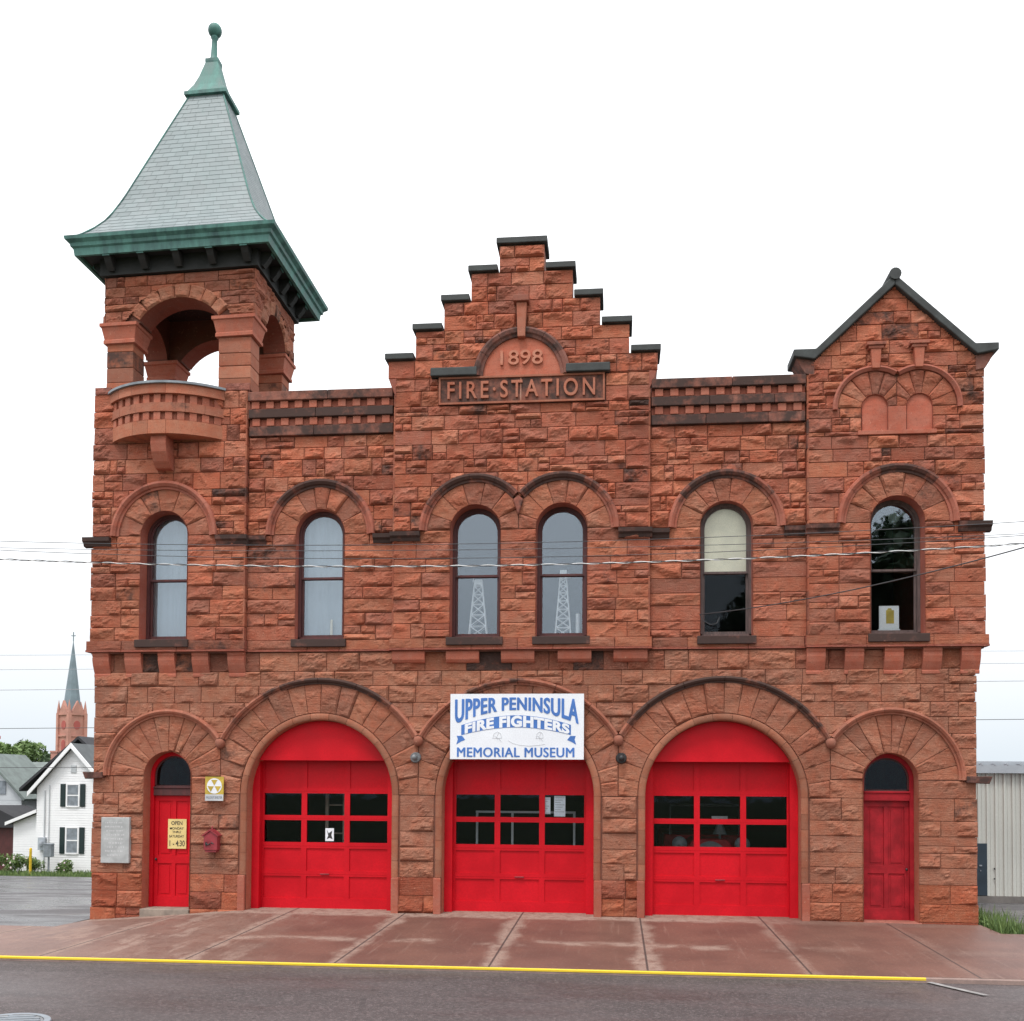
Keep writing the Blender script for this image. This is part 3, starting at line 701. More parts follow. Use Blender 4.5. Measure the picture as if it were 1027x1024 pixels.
# --- garage doors
def garage(i):
    c, r = GAR[i]; yd = .46; cx = c; L = []
    m = MB(); m.box(c-r+.003, c-r+.17, .29, .50, -.05, 3.3); fr0 = m; m = MB(); m.box(c+r-.17, c+r-.003, .29, .50, -.05, 3.3); fr1 = m
    W, st = .84, .12; xs = [cx - 1.5*W - st + k*(W+st) for k in range(3)]; xL, xR = c-r+.16, c+r-.16
    rows = [(.20, .68, 0), (.80, 1.29, 0), (1.42, 1.90, 1), (2.01, 2.49, 1), (2.60, 3.30, 0)]
    d = MB(); zc = -.03
    for a, b, w in rows:
        d.box(xL, xR, yd, yd+.05, zc, a); zc = b
        xp = xL
        for x in xs: d.box(xp, x, yd, yd+.05, a, b); xp = x+W
        d.box(xp, xR, yd, yd+.05, a, b)
        if not w:
            for x in xs: d.box(x, x+W, yd+.026, yd+.049, a, b)
    d.box(xL, xR, yd, yd+.05, zc, 3.42)
    for z in (.74, 1.355, 1.955, 2.545): d.box(xL+.01, xR-.01, yd-.004, yd+.002, z-.012, z-.004)
    D = d.build('garage_door', M['red'], ST)
    fr0.build('door_frame', M['red'], D); fr1.build('door_frame', M['red'], D)
    t = MB(); zt = 3.205; a = math.asin((zt-GSP)/(r-.01)); pts = [(c+(r-.01)*math.cos(a+(PI-2*a)*k/30), GSP+(r-.01)*math.sin(a+(PI-2*a)*k/30)) for k in range(31)]
    t.prism(pts, .17, .266); t.build('tympanum', M['red'], D)
    for a, b, w in rows:
        if w:
            for x in xs:
                p = MB(); p.box(x, x+W, yd+.030, yd+.036, a, b); p.build('window_pane', M['darkglass'], D)
    h = MB(); h.box(cx-.10, cx+.10, yd-.03, yd-.005, .72, .745); h.box(cx-.09, cx-.07, yd-.012, yd, .722, .742); h.box(cx+.07, cx+.09, yd-.012, yd, .722, .742); h.build('handle', M['callred'], D, bevel=.004)
    return D
gd = [garage(i) for i in range(3)]
tag(gd[1], 'red garage door beneath the white hanging board')

# --- entrance doors
def entrance(i, mt):
    c, r = DOOR[i]; y0 = .26; D = MB(); zt = 2.42; z0 = -.02
    ri = r-.085; yl = y0+.06
    xs = [(c-ri+.09, c-.045), (c+.045, c+ri-.09)]; rows = [(.22, .93), (1.10, 2.30)]
    zc = z0
    for a, b in rows:
        D.box(c-ri, c+ri, yl, yl+.045, zc, a); zc = b
        D.box(c-ri, xs[0][0], yl, yl+.045, a, b); D.box(xs[0][1], xs[1][0], yl, yl+.045, a, b); D.box(xs[1][1], c+ri, yl, yl+.045, a, b)
        for p, q in xs:
            D.box(p, q, yl+.024, yl+.044, a, b); D.prism([(p+.05, a+.05), (q-.05, a+.05), (q-.05, b-.05), (p+.05, b-.05)], yl+.012, yl+.025)
    D.box(c-ri, c+ri, yl, yl+.045, zc, zt)
    o = D.build('entrance_door', M[mt], ST, bevel=.004)
    m = MB(); arch_ring(m, c, r-.003, ri, z0, DSP, y0, y0+.12); m.build('door_frame', M[mt], o)
    m = MB(); m.box(c-ri, c+ri, y0-.02, y0+.10, zt+.003, zt+.16); m.box(c-ri, c+ri, y0-.045, y0+.10, zt+.163, zt+.20); m.build('transom_bar', M['maroon' if i == 0 else mt], o, bevel=.006)
    m = MB(); arch_fill(m, c, ri, zt+.20, DSP, y0+.06); m.build('transom_pane', M['darkglass'], o)
    m = MB(); arch_ring(m, c, ri, ri-.035, zt+.20, DSP, y0+.045, y0+.08, .03); m.build('transom_sash', M['maroon'], o)
    k = MB(); kx = c+(ri-.06)*(1 if i else -1); k.lathe([(0,-.03),(.02,-.025),(.028,0),(.02,.025),(0,.03)], (kx, yl-.04, 1.02), 10); k.tube([(kx, yl-.04, 1.02), (kx, yl, 1.02)], .009, 6); k.build('door_knob', M['black'], o, smooth=True)
    return o
tag(entrance(0, 'red'), 'bright red entrance door bearing the yellow card'); tag(entrance(1, 'oldred'), 'worn dull red entrance door beside the grass')
m = MB(); m.box(-8.22, -7.12, -.10, .38, -.24, -.02); m.build('door_step', M['step'], ST, bevel=.015)
m = MB(); m.box(7.0, 8.15, -.06, .38, -.2, -.02); m.build('door_step', M['redconc'], ST, bevel=.015)

# --- belfry
BX0, BX1, BY0, BY1 = -9.22, -5.84, WY, 2.34; BCX, BCY = (BX0+BX1)/2, (BY0+BY1)/2
BZ0, BZC, BZ1 = 11.24, 12.42, 13.90
bw, bd = BX1-BX0, BY1-BY0
sides = [(Matrix.Translation((BCX, BY0, 0)), bw/2, .89), (Matrix.Translation((BX1, BCY, 0)) @ Matrix.Rotation(PI/2, 4, 'Z'), bd/2, .62),
         (Matrix.Translation((BCX, BY1, 0)) @ Matrix.Rotation(PI, 4, 'Z'), bw/2, .89), (Matrix.Translation((BX0, BCY, 0)) @ Matrix.Rotation(-PI/2, 4, 'Z'), bd/2, .62)]
for k, (mx, hw, ow) in enumerate(sides):
    Rm = np.array(mx.to_3x3()); tv = np.array(mx.translation)
    def T(x, o, z, Rm=Rm, tv=tv): return np.stack([x, -o, z], -1) @ Rm.T + tv
    rise = .45 if k % 2 == 0 else .50; Ra = (ow*ow+rise*rise)/(2*rise); spz = 12.90; zc = spz+rise-Ra
    a0 = math.asin((spz-zc)/Ra); n = 20
    crv = [(Ra*math.cos(a0+(PI-2*a0)*j/n), zc+Ra*math.sin(a0+(PI-2*a0)*j/n)) for j in range(n+1)]
    dp = .50; c = MB()
    # core with soffit; the capitals end at BZC+.44
    top = [(hw if k % 2 == 0 else hw-dp-.003, BZ1), (-(hw if k % 2 == 0 else hw-dp-.003), BZ1)]; hx = top[0][0]
    poly = [(hx, 12.86), (hx, BZ1), (-hx, BZ1), (-hx, 12.86), (-ow, 12.86)] + crv[::-1] + [(ow, 12.86)]
    nn = len(crv)
    for (xa, za), (xb, zb) in zip(crv[:-1], crv[1:]):
        for yy in (.006, dp):
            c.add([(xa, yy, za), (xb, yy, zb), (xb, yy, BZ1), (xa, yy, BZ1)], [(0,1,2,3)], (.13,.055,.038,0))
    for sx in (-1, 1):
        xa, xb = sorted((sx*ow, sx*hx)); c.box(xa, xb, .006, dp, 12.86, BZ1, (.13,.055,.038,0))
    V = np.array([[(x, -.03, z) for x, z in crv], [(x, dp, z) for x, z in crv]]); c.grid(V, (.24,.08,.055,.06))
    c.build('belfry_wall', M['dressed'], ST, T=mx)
    m = MB()
    def drop(x, z, Ra=Ra, zc=zc): return (x*x + (z-zc)**2 < (Ra+.25)**2)
    ashlar(m, -hw, hw, 12.87, BZ1, T, [(-ow, ow, 12.0, 12.9)], drop, (.25, .36), (.35, .8), .25, lambda x, z: pick(.95, .2, .07), 1.2, .035, quoin=(True, True))
    m.build('belfry_stonework', M['rock'], ST)
    m = MB(); voussoirs(m, 0, zc, Ra, Ra+.30, 7 if k % 2 == 0 else 7, T, lambda: pick(1.0, .55, .04), -hw, hw, .7, .05, a0, PI-a0); m.build('belfry_arch', M['rock'], ST)
pw = .62
for ix, x in enumerate((BX0+pw/2+.02, BX1-.74/2-.07)):
    for iy, y in enumerate((BY0+.27, BY1-.27)):
        hwx = .31 if ix == 0 else .37; hy = .25
        p = MB(); zs = courses(BZ0, BZC, (.26, .36))
        for a, b in zs:
            tn = pick(.96, .25, .06)
            p.box(x-hwx+RNG.uniform(0, .012), x+hwx-RNG.uniform(0, .012), y-hy+RNG.uniform(0, .012), y+hy-RNG.uniform(0, .012), a+.004, b-.004, tn)
        p.box(x-hwx+.02, x+hwx-.02, y-hy+.02, y+hy-.02, BZ0, BZC, (.13,.055,.038,0))
        o = p.build('belfry_pier', M['dressed'], ST, bevel=.014)
        q = MB(); gx = .09
        prof = [(0, 12.42), (.05, 12.43), (.05, 12.50), (.035, 12.52), (.05, 12.60), (.07, 12.70), (.085, 12.77), (.115, 12.79), (.115, 12.86), (.02, 12.87)]
        R = np.array([[(x-hwx-e, y-hy-e, z), (x+hwx+e, y-hy-e, z), (x+hwx+e, y+hy+e, z), (x-hwx-e, y+hy+e, z)] for e, z in prof]); tn = (.42,.15,.10,.05)
        q.grid(R, tn, wv=True); q.add(R[-1], [(0,1,2,3)], tn); q.add(R[0], [(3,2,1,0)], tn); q.build('capital', M['dressed'], o)
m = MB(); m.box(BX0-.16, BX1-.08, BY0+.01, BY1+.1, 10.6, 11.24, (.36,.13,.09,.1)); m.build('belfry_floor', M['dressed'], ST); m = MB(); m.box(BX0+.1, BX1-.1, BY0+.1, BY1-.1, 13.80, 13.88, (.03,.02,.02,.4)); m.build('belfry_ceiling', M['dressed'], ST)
m = MB(); m.box(TX0+.02, TX1-.02, .45, 2.7, 5.5, 11.2, (.30,.11,.08,.1)); m.build('tower_shaft', M['dressed'], ST)
for x0, x1 in ((TX0+.0, -9.05), (-6.45, TX1+.05)):   # weathered shoulder stones under the piers
    m = MB(); rock_patch(m, x1-x0, .16, lambda U, V, x0=x0: (x0+U, 11.215+V), Tfront(WY-.02), (.30,.12,.09,.3), .5, .02); m.box(x0+.01, x1-.01, WY-.005, .3, 11.2, 11.37, (.30,.12,.09,.2)); m.build('shoulder_stone', M['rock'], ST)

# balcony: a shallow drum segment of stone bands and dentils
bcx, bhalf, bsag = -7.76, 1.27, .50; bR = (bhalf**2+bsag**2)/(2*bsag); bcy = WY - bsag + bR
bth = math.asin(bhalf/bR)
def barc(r, z, n=28, th=None):
    th = th or bth; return [(bcx + r*math.sin(-th+2*th*k/n), bcy - r*math.cos(-th+2*th*k/n), z) for k in range(n+1)]
def bband(m, z0, z1, e, tn, inner=.35):
    RR = np.array([barc(bR+e-inner, z0), barc(bR+e, z0), barc(bR+e+.0, z1), barc(bR+e-inner, z1)])
    cut = [0, *sorted(RNG.choice(np.arange(4, 25, 4), 3, replace=False).tolist()), 28] if inner < .45 else [0, 28]
    for a_, b_ in zip(cut[:-1], cut[1:]):
        R = RR[:, a_:b_+1].copy(); t2 = (*np.array(tn[:3])*RNG.uniform(.85, 1.12), tn[3]+RNG.uniform(-.05, .12)); d_ = R[:, 1] - R[:, 0]; R[:, 0] += d_*.03; R[:, -1] -= (R[:, -1]-R[:, -2])*.03
        m.grid(R, t2, wu=True)
        for j in (0, -1): m.add(R[:, j], [(0,1,2,3)], t2)
m = MB(); bband(m, 10.15, 10.44, .0, (.40,.165,.10,.13)); bband(m, 10.62, 10.81, .02, (.34,.14,.09,.24)); bband(m, 11.0, 11.20, .05, (.40,.16,.10,.13)); bband(m, 10.441, 10.999, -.06, (.34,.125,.085,.05), .2)
m.add(barc(bR, 10.152) , [tuple(range(29))], (.34,.12,.085,.1)); m.add(barc(bR-.15, 10.5) , [tuple(range(29))], (.34,.12,.085,.1))
bal = m.build('balcony', M['dressed'], ST)
m = MB()
for z0, z1 in ((10.442, 10.618), (10.812, 10.998)):
    for k in range(11):
        m = MB(); t = -bth + 2*bth*(k+.5)/11; Mx = Matrix.Translation((bcx+(bR-.07)*math.sin(t), bcy-(bR-.07)*math.cos(t), 0)) @ Matrix.Rotation(t, 4, 'Z')
        m.box(-.075, .075, -.065, .1, z0, z1, (*np.array((.40,.15,.10))*RNG.uniform(.85, 1.1), 0), Mx); m.build('dentil', M['dressed'], bal, bevel=.01)
m = MB(); bband(m, 11.202, 11.25, .10, (.2,.22,.25,0), .5); m.build('lead_flashing', M['lead'], bal)
m = MB(); pr = [(.02, 10.15), (.42, 10.15), (.44, 9.98), (.40, 9.80), (.30, 9.62), (.18, 9.50), (.02, 9.48)]
R = np.array([[(x, WY-o+.02, z) for o, z in pr] for x in (bcx-.17, bcx+.17)]); tn = (.38,.135,.09,.05); m.grid(R, tn)
for e in R: m.add(e, [tuple(range(len(pr)))], tn)
m.build('bracket', M['dressed'], bal, bevel=.015)

# tower roof
RCX, RCY, RAT = -7.56, 1.22, .806
prof = [(2.235, 14.575), (1.937, 14.855), (1.664, 15.235), (1.436, 15.768), (1.206, 16.41), (.828, 17.47), (.365, 18.75)]
pz = np.array([p[1] for p in prof]); ph = np.array([p[0] for p in prof])
arc = np.concatenate([[0], np.cumsum(np.hypot(np.diff(ph), np.diff(pz)))])
sl = MB(); base = MB(); N = 35; tt = np.linspace(0, arc[-1], N+1)
hh = np.interp(tt, arc, ph); zz = np.interp(tt, arc, pz)
for sd in range(4):
    ca, sa = [(1,0),(0,1),(-1,0),(0,-1)][sd]
    half = (lambda h: (h, h*RAT)) if sd % 2 == 0 else (lambda h: (h*RAT, h))
    def pt(s, h, z, lift):
        a, b = half(h); x, y = s*a, -(b+lift)          # local: face looks along -y
        return (RCX + x*ca - y*sa, RCY + x*sa + y*ca, z+lift*.4)
    for j in range(N):
        h0, h1, z0, z1 = hh[j], hh[j+1], zz[j], zz[j+1]; wdt = 2*half(h0)[0]; n = max(2, int(round(wdt/.30))); off = .5*(j % 2)
        ed = sorted({-1., 1., *[(-1+2*(k+off)/n) for k in range(n+1) if -1 < -1+2*(k+off)/n < 1]})
        for p, q in zip(ed[:-1], ed[1:]):
            g = .004/max(.05, half(h0)[0]); tn = np.array((.225, .258, .268))*RNG.uniform(.90, 1.07)
            sl.add([pt(p+g, h0, z0, .007), pt(q-g, h0, z0, .007), pt(q-g, h1, z1, .002), pt(p+g, h1, z1, .002), pt(p+g, h0, z0, .0), pt(q-g, h0, z0, .0)], [(0,1,2,3),(4,5,1,0)], tuple(tn))
    for j in range(N): sl.add([pt(-1, hh[j], zz[j], -.002), pt(1, hh[j], zz[j], -.002), pt(1, hh[j+1], zz[j+1], -.002), pt(-1, hh[j+1], zz[j+1], -.002)], [(0,1,2,3)], (.17,.20,.20))
roof = sl.build('tower_roof', M['slate'], ST)
m = MB()
for sx in (-1, 1):
    for sy in (-1, 1): m.tube([(RCX+sx*(h+.0), RCY+sy*(h+.0)*RAT, z+.01) for h, z in zip(hh[::2], zz[::2])], .022, 6)
m.build('hip_ridge', M['copper'], roof, smooth=True)
def pyr(m, pr, cx=RCX, cy=RCY, tone=(.5,.5,.5,0)):
    R = np.array([[(cx-h, cy-h*RAT-(0), z), (cx+h, cy-h*RAT, z), (cx+h, cy+h*RAT, z), (cx-h, cy+h*RAT, z)] for h, z in pr]); m.grid(R, tone, wv=True)
    m.add(R[0], [(3,2,1,0)], tone); m.add(R[-1], [(0,1,2,3)], tone)
m = MB(); pyr(m, [(.30,18.62),(.50,18.64),(.50,18.72),(.44,18.76),(.34,18.95),(.25,19.2),(.15,19.58),(.155,19.62),(.155,19.68),(.12,19.70)]); cp = m.build('copper_cap', M['copper'], roof)
m = MB(); m.lathe([(.11,19.68),(.09,19.74),(.075,19.80),(.065,20.05),(.06,20.20),(.09,20.24),(.07,20.28),(0,20.28)], (RCX, RCY, 0), 14); m.lathe([(.16*math.sin(PI*k/12), 20.42-.16*math.cos(PI*k/12)) for k in range(13)], (RCX, RCY, 0), 18)
m.build('finial', M['copper'], roof, smooth=True)
m = MB(); e0 = 2.36
pyr(m, [(1.5, 14.30), (2.08, 14.30), (2.10, 14.22), (2.17, 14.22), (2.19, 14.37), (2.235, 14.40), (2.25, 14.47), (2.33, 14.53), (2.345, 14.60), (2.27, 14.615), (1.9, 14.62)]); ev = m.build('eaves_cornice', M['copper'], roof)
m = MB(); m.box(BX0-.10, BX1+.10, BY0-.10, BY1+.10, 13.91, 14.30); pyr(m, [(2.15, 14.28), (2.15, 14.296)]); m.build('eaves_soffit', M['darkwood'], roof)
# soffit brackets
def bracket(Mx, ln):
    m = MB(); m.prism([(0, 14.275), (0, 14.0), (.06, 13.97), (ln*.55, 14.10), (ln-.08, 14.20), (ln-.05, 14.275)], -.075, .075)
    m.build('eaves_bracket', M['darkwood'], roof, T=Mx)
    m = MB(); m.box(ln-.06, ln-.045, -.08, .08, 14.19, 14.245); m.build('bracket_end', M['copper'], roof, T=Mx)
for k in range(5):
    x = BX0 + (k+.25)*(bw)/4.4
    bracket(Matrix.Translation((x, BY0-.10, 0)) @ Matrix.Rotation(-PI/2, 4, 'Z'), .34); bracket(Matrix.Translation((x, BY1+.10, 0)) @ Matrix.Rotation(PI/2, 4, 'Z'), .20)
for k in range(5):
    y = BY0 + (k+.25)*(bd)/4.4
    bracket(Matrix.Translation((BX1+.10, y, 0)), .30); bracket(Matrix.Translation((BX0-.10, y, 0)) @ Matrix.Rotation(PI, 4, 'Z'), .30)

# roof and belfry sheared to follow lens distortion: low to the west, leaning east
for o in bpy.data.objects:
    if o.type == 'MESH' and o.name.split('.')[0] in ('belfry_wall', 'belfry_stonework', 'belfry_arch', 'capital', 'tower_roof', 'hip_ridge', 'copper_cap', 'finial', 'eaves_cornice', 'eaves_soffit', 'eaves_bracket', 'bracket_end'):
        n = len(o.data.vertices); a = np.zeros(n*3); o.data.vertices.foreach_get('co', a); a = a.reshape(-1, 3)
        a[:,2] += .026*(a[:,0]+6.2) ; a[:,0] += .022*np.clip(a[:,2]-14.6, 0, 9)
        o.data.vertices.foreach_set('co', a.ravel()); o.data.update()
# --- body of the building behind the front
m = MB()
m.box(LX0+.03, LX0+.43, .56, 18, -1.6, 10.9, (.36,.13,.09,.05)); m.box(LX1-.43, LX1-.03, .56, 18, -1.6, 10.9, (.36,.13,.09,.05)); m.box(LX0+.44, LX1-.44, 17.6, 18, -1.6, 10.9, (.36,.13,.09,.05))
m.build('rear_walls', M['dressed'], ST)
m = MB(); m.box(LX0+.2, LX1-.2, 2.75, 17.7, 10.70, 10.88); m.box(-5.9, LX1-.2, .46, 2.745, 10.70, 10.88); m.build('flat_roof', M['cap'], ST)
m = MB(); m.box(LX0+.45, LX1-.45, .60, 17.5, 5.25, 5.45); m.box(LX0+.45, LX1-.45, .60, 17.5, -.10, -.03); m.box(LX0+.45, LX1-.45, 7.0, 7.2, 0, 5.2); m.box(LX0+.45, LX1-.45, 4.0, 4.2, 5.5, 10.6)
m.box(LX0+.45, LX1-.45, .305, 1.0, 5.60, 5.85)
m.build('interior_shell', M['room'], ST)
# ------------------------------------------------------------------ things on the front
# banner board
BO = empty('museum_sign', (-.045, -.14, 3.22), 'white board lettered in blue hanging over the middle garage door', 'sign')
bx0, bx1, bz0, bz1 = -1.44, 1.355, 3.235, 4.60; by = -.20
m = MB(); m.box(bx0, bx1, by, by+.03, bz0, bz1); board = m.build('board', M['signwhite'], BO)
for x in (bx0+.3, bx1-.3):
    m = MB(); m.box(x-.02, x+.02, by+.032, .02, bz1-.2, bz1-.15); m.build('hanger', M['black'], BO)
bwid, bht = bx1-bx0, bz1-bz0
def Bp(px_, py_): return bx0 + (px_-73)/865*bwid, bz1 - (py_-102)/420*bht     # board drawing units
def lw(f0, f1, xa, xb):
    def w(u, v):
        px_ = xa + (xb-xa)*u; py_ = f0(px_)*(1-v) + f1(px_)*v; return Bp(px_, py_)
    return w
mid = 503
bot = lambda p: 207 + 92*(np.abs(p-mid)/400)**1.9; top = lambda p: 124 + 12*(np.abs(p-mid)/400)**2
lettering('upper_lettering', 'UPPER PENINSULA', 0, 1, 0, 1, by-.001, M['blue'], BO, .006, .012, 1.08, lw(bot, top, 103, 905), fat=.032)
lettering('lower_lettering', 'MEMORIAL MUSEUM', 0, 1, 0, 1, by-.001, M['blue'], BO, .006, .0, 1.08, lw(lambda p: 508+0*p, lambda p: 446+0*p, 118, 878), fat=.028)
rt = lambda p: 240 + 66*(np.abs(p-mid)/365)**1.9; rb = lambda p: 318 + 52*(np.abs(p-mid)/365)**1.9
def ribbon(name, mt, xa, xb, f0, f1, y, th=.003):
    m = MB(); ps = np.linspace(xa, xb, 50)
    A = [Bp(p, f0(p)) for p in ps]; B = [Bp(p, f1(p)) for p in ps]
    m.grid(np.array([[(x, y, z) for x, z in A], [(x, y, z) for x, z in B]])); m.grid(np.array([[(x, y-th, z) for x, z in A], [(x, y-th, z) for x, z in B]]))
    return m.build(name, M[mt], BO)
ribbon('ribbon', 'blue', 145, 855, rt, rb, by-.001)
lettering('ribbon_lettering', 'FIRE FIGHTERS', 0, 1, 0, 1, by-.0045, M['signwhite'], BO, .004, .045, 1.08, lw(lambda p: rb(p)-2, lambda p: rt(p)+2, 168, 846), fat=.010)
m = MB()
for sx in (-1, 1):
    q = [(mid+sx*p-2, z) for p, z in ((350, 372), (385, 372), (378, 395), (388, 428), (362, 412), (330, 398))]
    pts = [Bp(*a) for a in q]; m.prism(pts[::-sx], by-.004, by-.0005)
m.build('ribbon_tail', M['blue'], BO)
def sketch(m, pts, w=.005):
    P = [Bp(*p) for p in pts]; m.tube([(x, by-.001, z) for x, z in P], w, 4)
m = MB(); sketch(m, [(450,402),(480,420),(530,432),(590,436),(650,431),(690,424)])
for cx_, s_ in ((380, 1), (655, .8)):
    sketch(m, [(cx_-28*s_,385),(cx_-22*s_,360),(cx_,345),(cx_+22*s_,358),(cx_+28*s_,385)]); sketch(m, [(cx_-32*s_,388),(cx_+30*s_,386)]); sketch(m, [(cx_-18*s_,372),(cx_+14*s_,395),(cx_+28*s_,410)]); sketch(m, [(cx_+10*s_,352),(cx_-4*s_,378),(cx_+2*s_,400)])
m.build('faint_drawing', M['signgrey'], BO)

# yellow card on the entrance door
OC = empty('opening_hours_card', (-7.40, .25, 1.35), 'yellow card with opening hours on the bright red entrance door', 'sign')
ox0, ox1, oz0, oz1, oy = -7.80, -7.38, 1.255, 1.905, .302
m = MB(); m.box(ox0, ox1, oy, oy+.012, oz0, oz1); m.build('card', M['yellow'], OC)
for body, a, b, z0, z1 in (('OPEN', .18, .78, .80, .93), ('MONDAY', .10, .86, .645, .725), ('THRU', .24, .70, .525, .60), ('SATURDAY', .07, .88, .375, .46), ('1 - 4:30', .10, .92, .08, .28)):
    lettering('card_lettering', body, ox0+(ox1-ox0)*a, ox0+(ox1-ox0)*b, oz0+(oz1-oz0)*z0, oz0+(oz1-oz0)*z1, oy, M['ink'], OC, .003, .012)
# shelter sign
FS = empty('shelter_sign', (-6.57, -.06, 2.35), 'small faded yellow and grey shelter sign on the stone above the alarm box', 'sign')
fx, fz, fy = -6.575, 2.64, -.115
m = MB(); m.box(fx-.205, fx+.205, fy, fy+.012, 2.32, 2.84); m.build('plate', M['sheltyellow'], FS)
m = MB(); m.box(fx-.203, fx+.203, fy-.004, fy-.0005, 2.322, 2.46); m.build('lower_panel', M['signgrey'], FS)
m = MB(); m.prism([(fx+.165*math.cos(2*PI*k/28), fz+.165*math.sin(2*PI*k/28)) for k in range(28)], fy-.005, fy-.0005); m.build('disc', M['signwhite'], FS)
m = MB()
for k in range(3):
    a = PI/2 + 2*PI*k/3
    m.prism([(fx+.012*math.cos(a), fz+.012*math.sin(a)), (fx+.15*math.cos(a-.5), fz+.15*math.sin(a-.5)), (fx+.15*math.cos(a+.5), fz+.15*math.sin(a+.5))][::-1], fy-.009, fy-.0055)
m.build('trefoil', M['sheltyellow'], FS)
lettering('sign_lettering', 'FALLOUT SHELTER', fx-.18, fx+.18, 2.37, 2.42, fy-.004, M['lead'], FS, .003, .01)
# alarm box
AB = empty('alarm_box', (-6.60, -.05, 1.22), 'small dull red house-shaped alarm box mounted beside the bright red door', 'alarm box')
ax = -6.60; m = MB()
m.prism([(ax-.15, 1.27), (ax+.15, 1.27), (ax+.15, 1.58), (ax, 1.69), (ax-.15, 1.58)], -.22, -.03); m.build('casing', M['callred'], AB, bevel=.008)
m = MB()
for sx in (-1, 1): m.prism([(ax, 1.69), (ax, 1.72), (ax+sx*.185, 1.585), (ax+sx*.175, 1.56)][::-sx], -.245, -.02)
m.box(ax-.12, ax+.12, -.20, -.03, 1.225, 1.268); m.tube([(ax, -.13, 1.71), (ax, -.13, 1.78)], [.02, .012], 8); m.build('cap', M['callred'], AB)
m = MB(); m.tube([(ax-.085, -.235, 1.41), (ax-.03, -.245, 1.385), (ax+.0, -.235, 1.42)], .014, 6); m.tube([(ax-.09, -.225, 1.44), (ax-.09, -.225, 1.37)], .02, 6); m.tube([(ax+.02, -.225, 1.43), (ax+.07, -.225, 1.41)], .012, 6); m.build('pull_handle', M['black'], AB)
# marble plaque
PQ = empty('marble_plaque', (-8.79, -.05, .95), 'grey marble plaque of faint carved lines on the corner stonework', 'plaque')
m = MB(); m.box(-9.115, -8.475, -.105, .0, .955, 1.945); m.build('slab', M['plaque'], PQ, bevel=.012)
m = MB()
for k in range(9):
    z = 1.83 - k*.088; x = -9.03 + RNG.uniform(0, .10); xe = -8.56 - RNG.uniform(0, .10)
    while x < xe:
        w = RNG.uniform(.012, .03); m.box(x, x+w, -.107, -.1035, z-RNG.uniform(.012, .02), z+RNG.uniform(.010, .02)); x += w+RNG.uniform(.008, .03 if RNG.random() > .2 else .06)
m.build('carved_lines', M['plaque_ink'], PQ)
# wall hooks on the piers
for x, d in ((-2.21, 'grey iron anchor knob on the pier between the first and middle garage doors'), (2.13, 'black iron anchor knob on the pier between the middle and third garage doors')):
    h = empty('wall_anchor', (x, -.06, 3.27), d, 'anchor', 'iron anchors on the door piers')
    m = MB(); m.tube([(x, 0, 3.27), (x, -.16, 3.27)], .022, 8); m.lathe([(0,-.07),(.045,-.05),(.065,0),(.045,.05),(0,.07)], (x, -.15, 3.27), 14); m.build('knob', M['black' if x > 0 else 'iron'], h, smooth=True)
    m = MB(); m.tube([(x, -.03, 3.27), (x, -.075, 3.27)], [.12, .10], 14); m.build('base_plate', M['iron' if x < 0 else 'black'], h)

# model towers in the centre windows
def lattice(cx, zt, wb, wt, n, label, extra):
    o = empty('model_tower', (cx, .42, 5.85), label, 'model tower', 'white model towers in the centre windows')
    z0 = 5.852; fr = MB(); br = MB()
    def hw(z): return wb + (wt-wb)*(z-z0)/(zt-z0)
    P = lambda sx, sy, z: (cx+sx*hw(z), .42+sy*hw(z)*.5, z)
    for sx in (-1, 1):
        for sy in (-1, 1): fr.tube([P(sx, sy, z0), P(sx, sy, zt)], .019 if sy < 0 else .008, 5)
    zs = [z0 + (zt-z0)*(1-(1-k/n)**1.25) for k in range(n+1)]
    for a, b in zip(zs[:-1], zs[1:]):
        for s in (-1, 1):
            q = .012 if s < 0 else .004; br.tube([P(-1, s, b), P(1, s, b)], q, 4); br.tube([P(-1, s, a), P(1, s, b)], q, 4); br.tube([P(1, s, a), P(-1, s, b)], q, 4)
            br.tube([P(s, -1, b), P(s, 1, b)], .004, 4); br.tube([P(s, -1, a), P(s, 1, b)], .004, 4)
    fr.build('tower_legs', M['white'], o); br.build('cross_braces', M['white'], o)
    t = MB()
    if extra: t.box(cx-.07, cx+.07, .37, .47, zt+.002, zt+.09); t.box(cx+.08, cx+.15, .42, .48, zt-.06, zt+.02)
    else: t.box(cx-.09, cx+.09, .37, .47, zt-.10, zt-.02); t.tube([(cx-.12, .44, zt-.04), (cx-.12, .44, zt+.12)], .008, 5)
    t.build('tower_top', M['white'], o)
lattice(-.955, 7.12, .20, .075, 6, 'thick white lattice model tower behind the centre window left of the twin', False)
lattice(.88, 7.22, .17, .06, 8, 'finely braced white lattice model tower topped by a white box in its window', True)
m = MB(); m.lathe([(.045,0),(.045,.52),(.03,.53),(0,.53)], (1.19, .46, 5.852), 12); m.lathe([(.0,0),(.045,0)], (1.19, .46, 5.852), 12); tag(m.build('white_tube', M['white']), 'plain white upright tube beside the finely braced model tower', 'tube')
m = MB(); m.lathe([(.0,0),(.055,0),(.055,.05),(.03,.06),(.03,.42),(.0,.44)], (-4.18, .345, 5.852), 12); tag(m.build('candle', M['cream']), 'pale yellow candle standing inside the window next to the corner tower', 'candle')
PF = empty('framed_picture', (7.66, .55, 5.852), 'small white framed picture propped inside the outermost dark window', 'picture')
m = MB(); m.box(7.46, 7.86, .42, .445, 5.99, 6.47); m.build('mount', M['white'], PF)
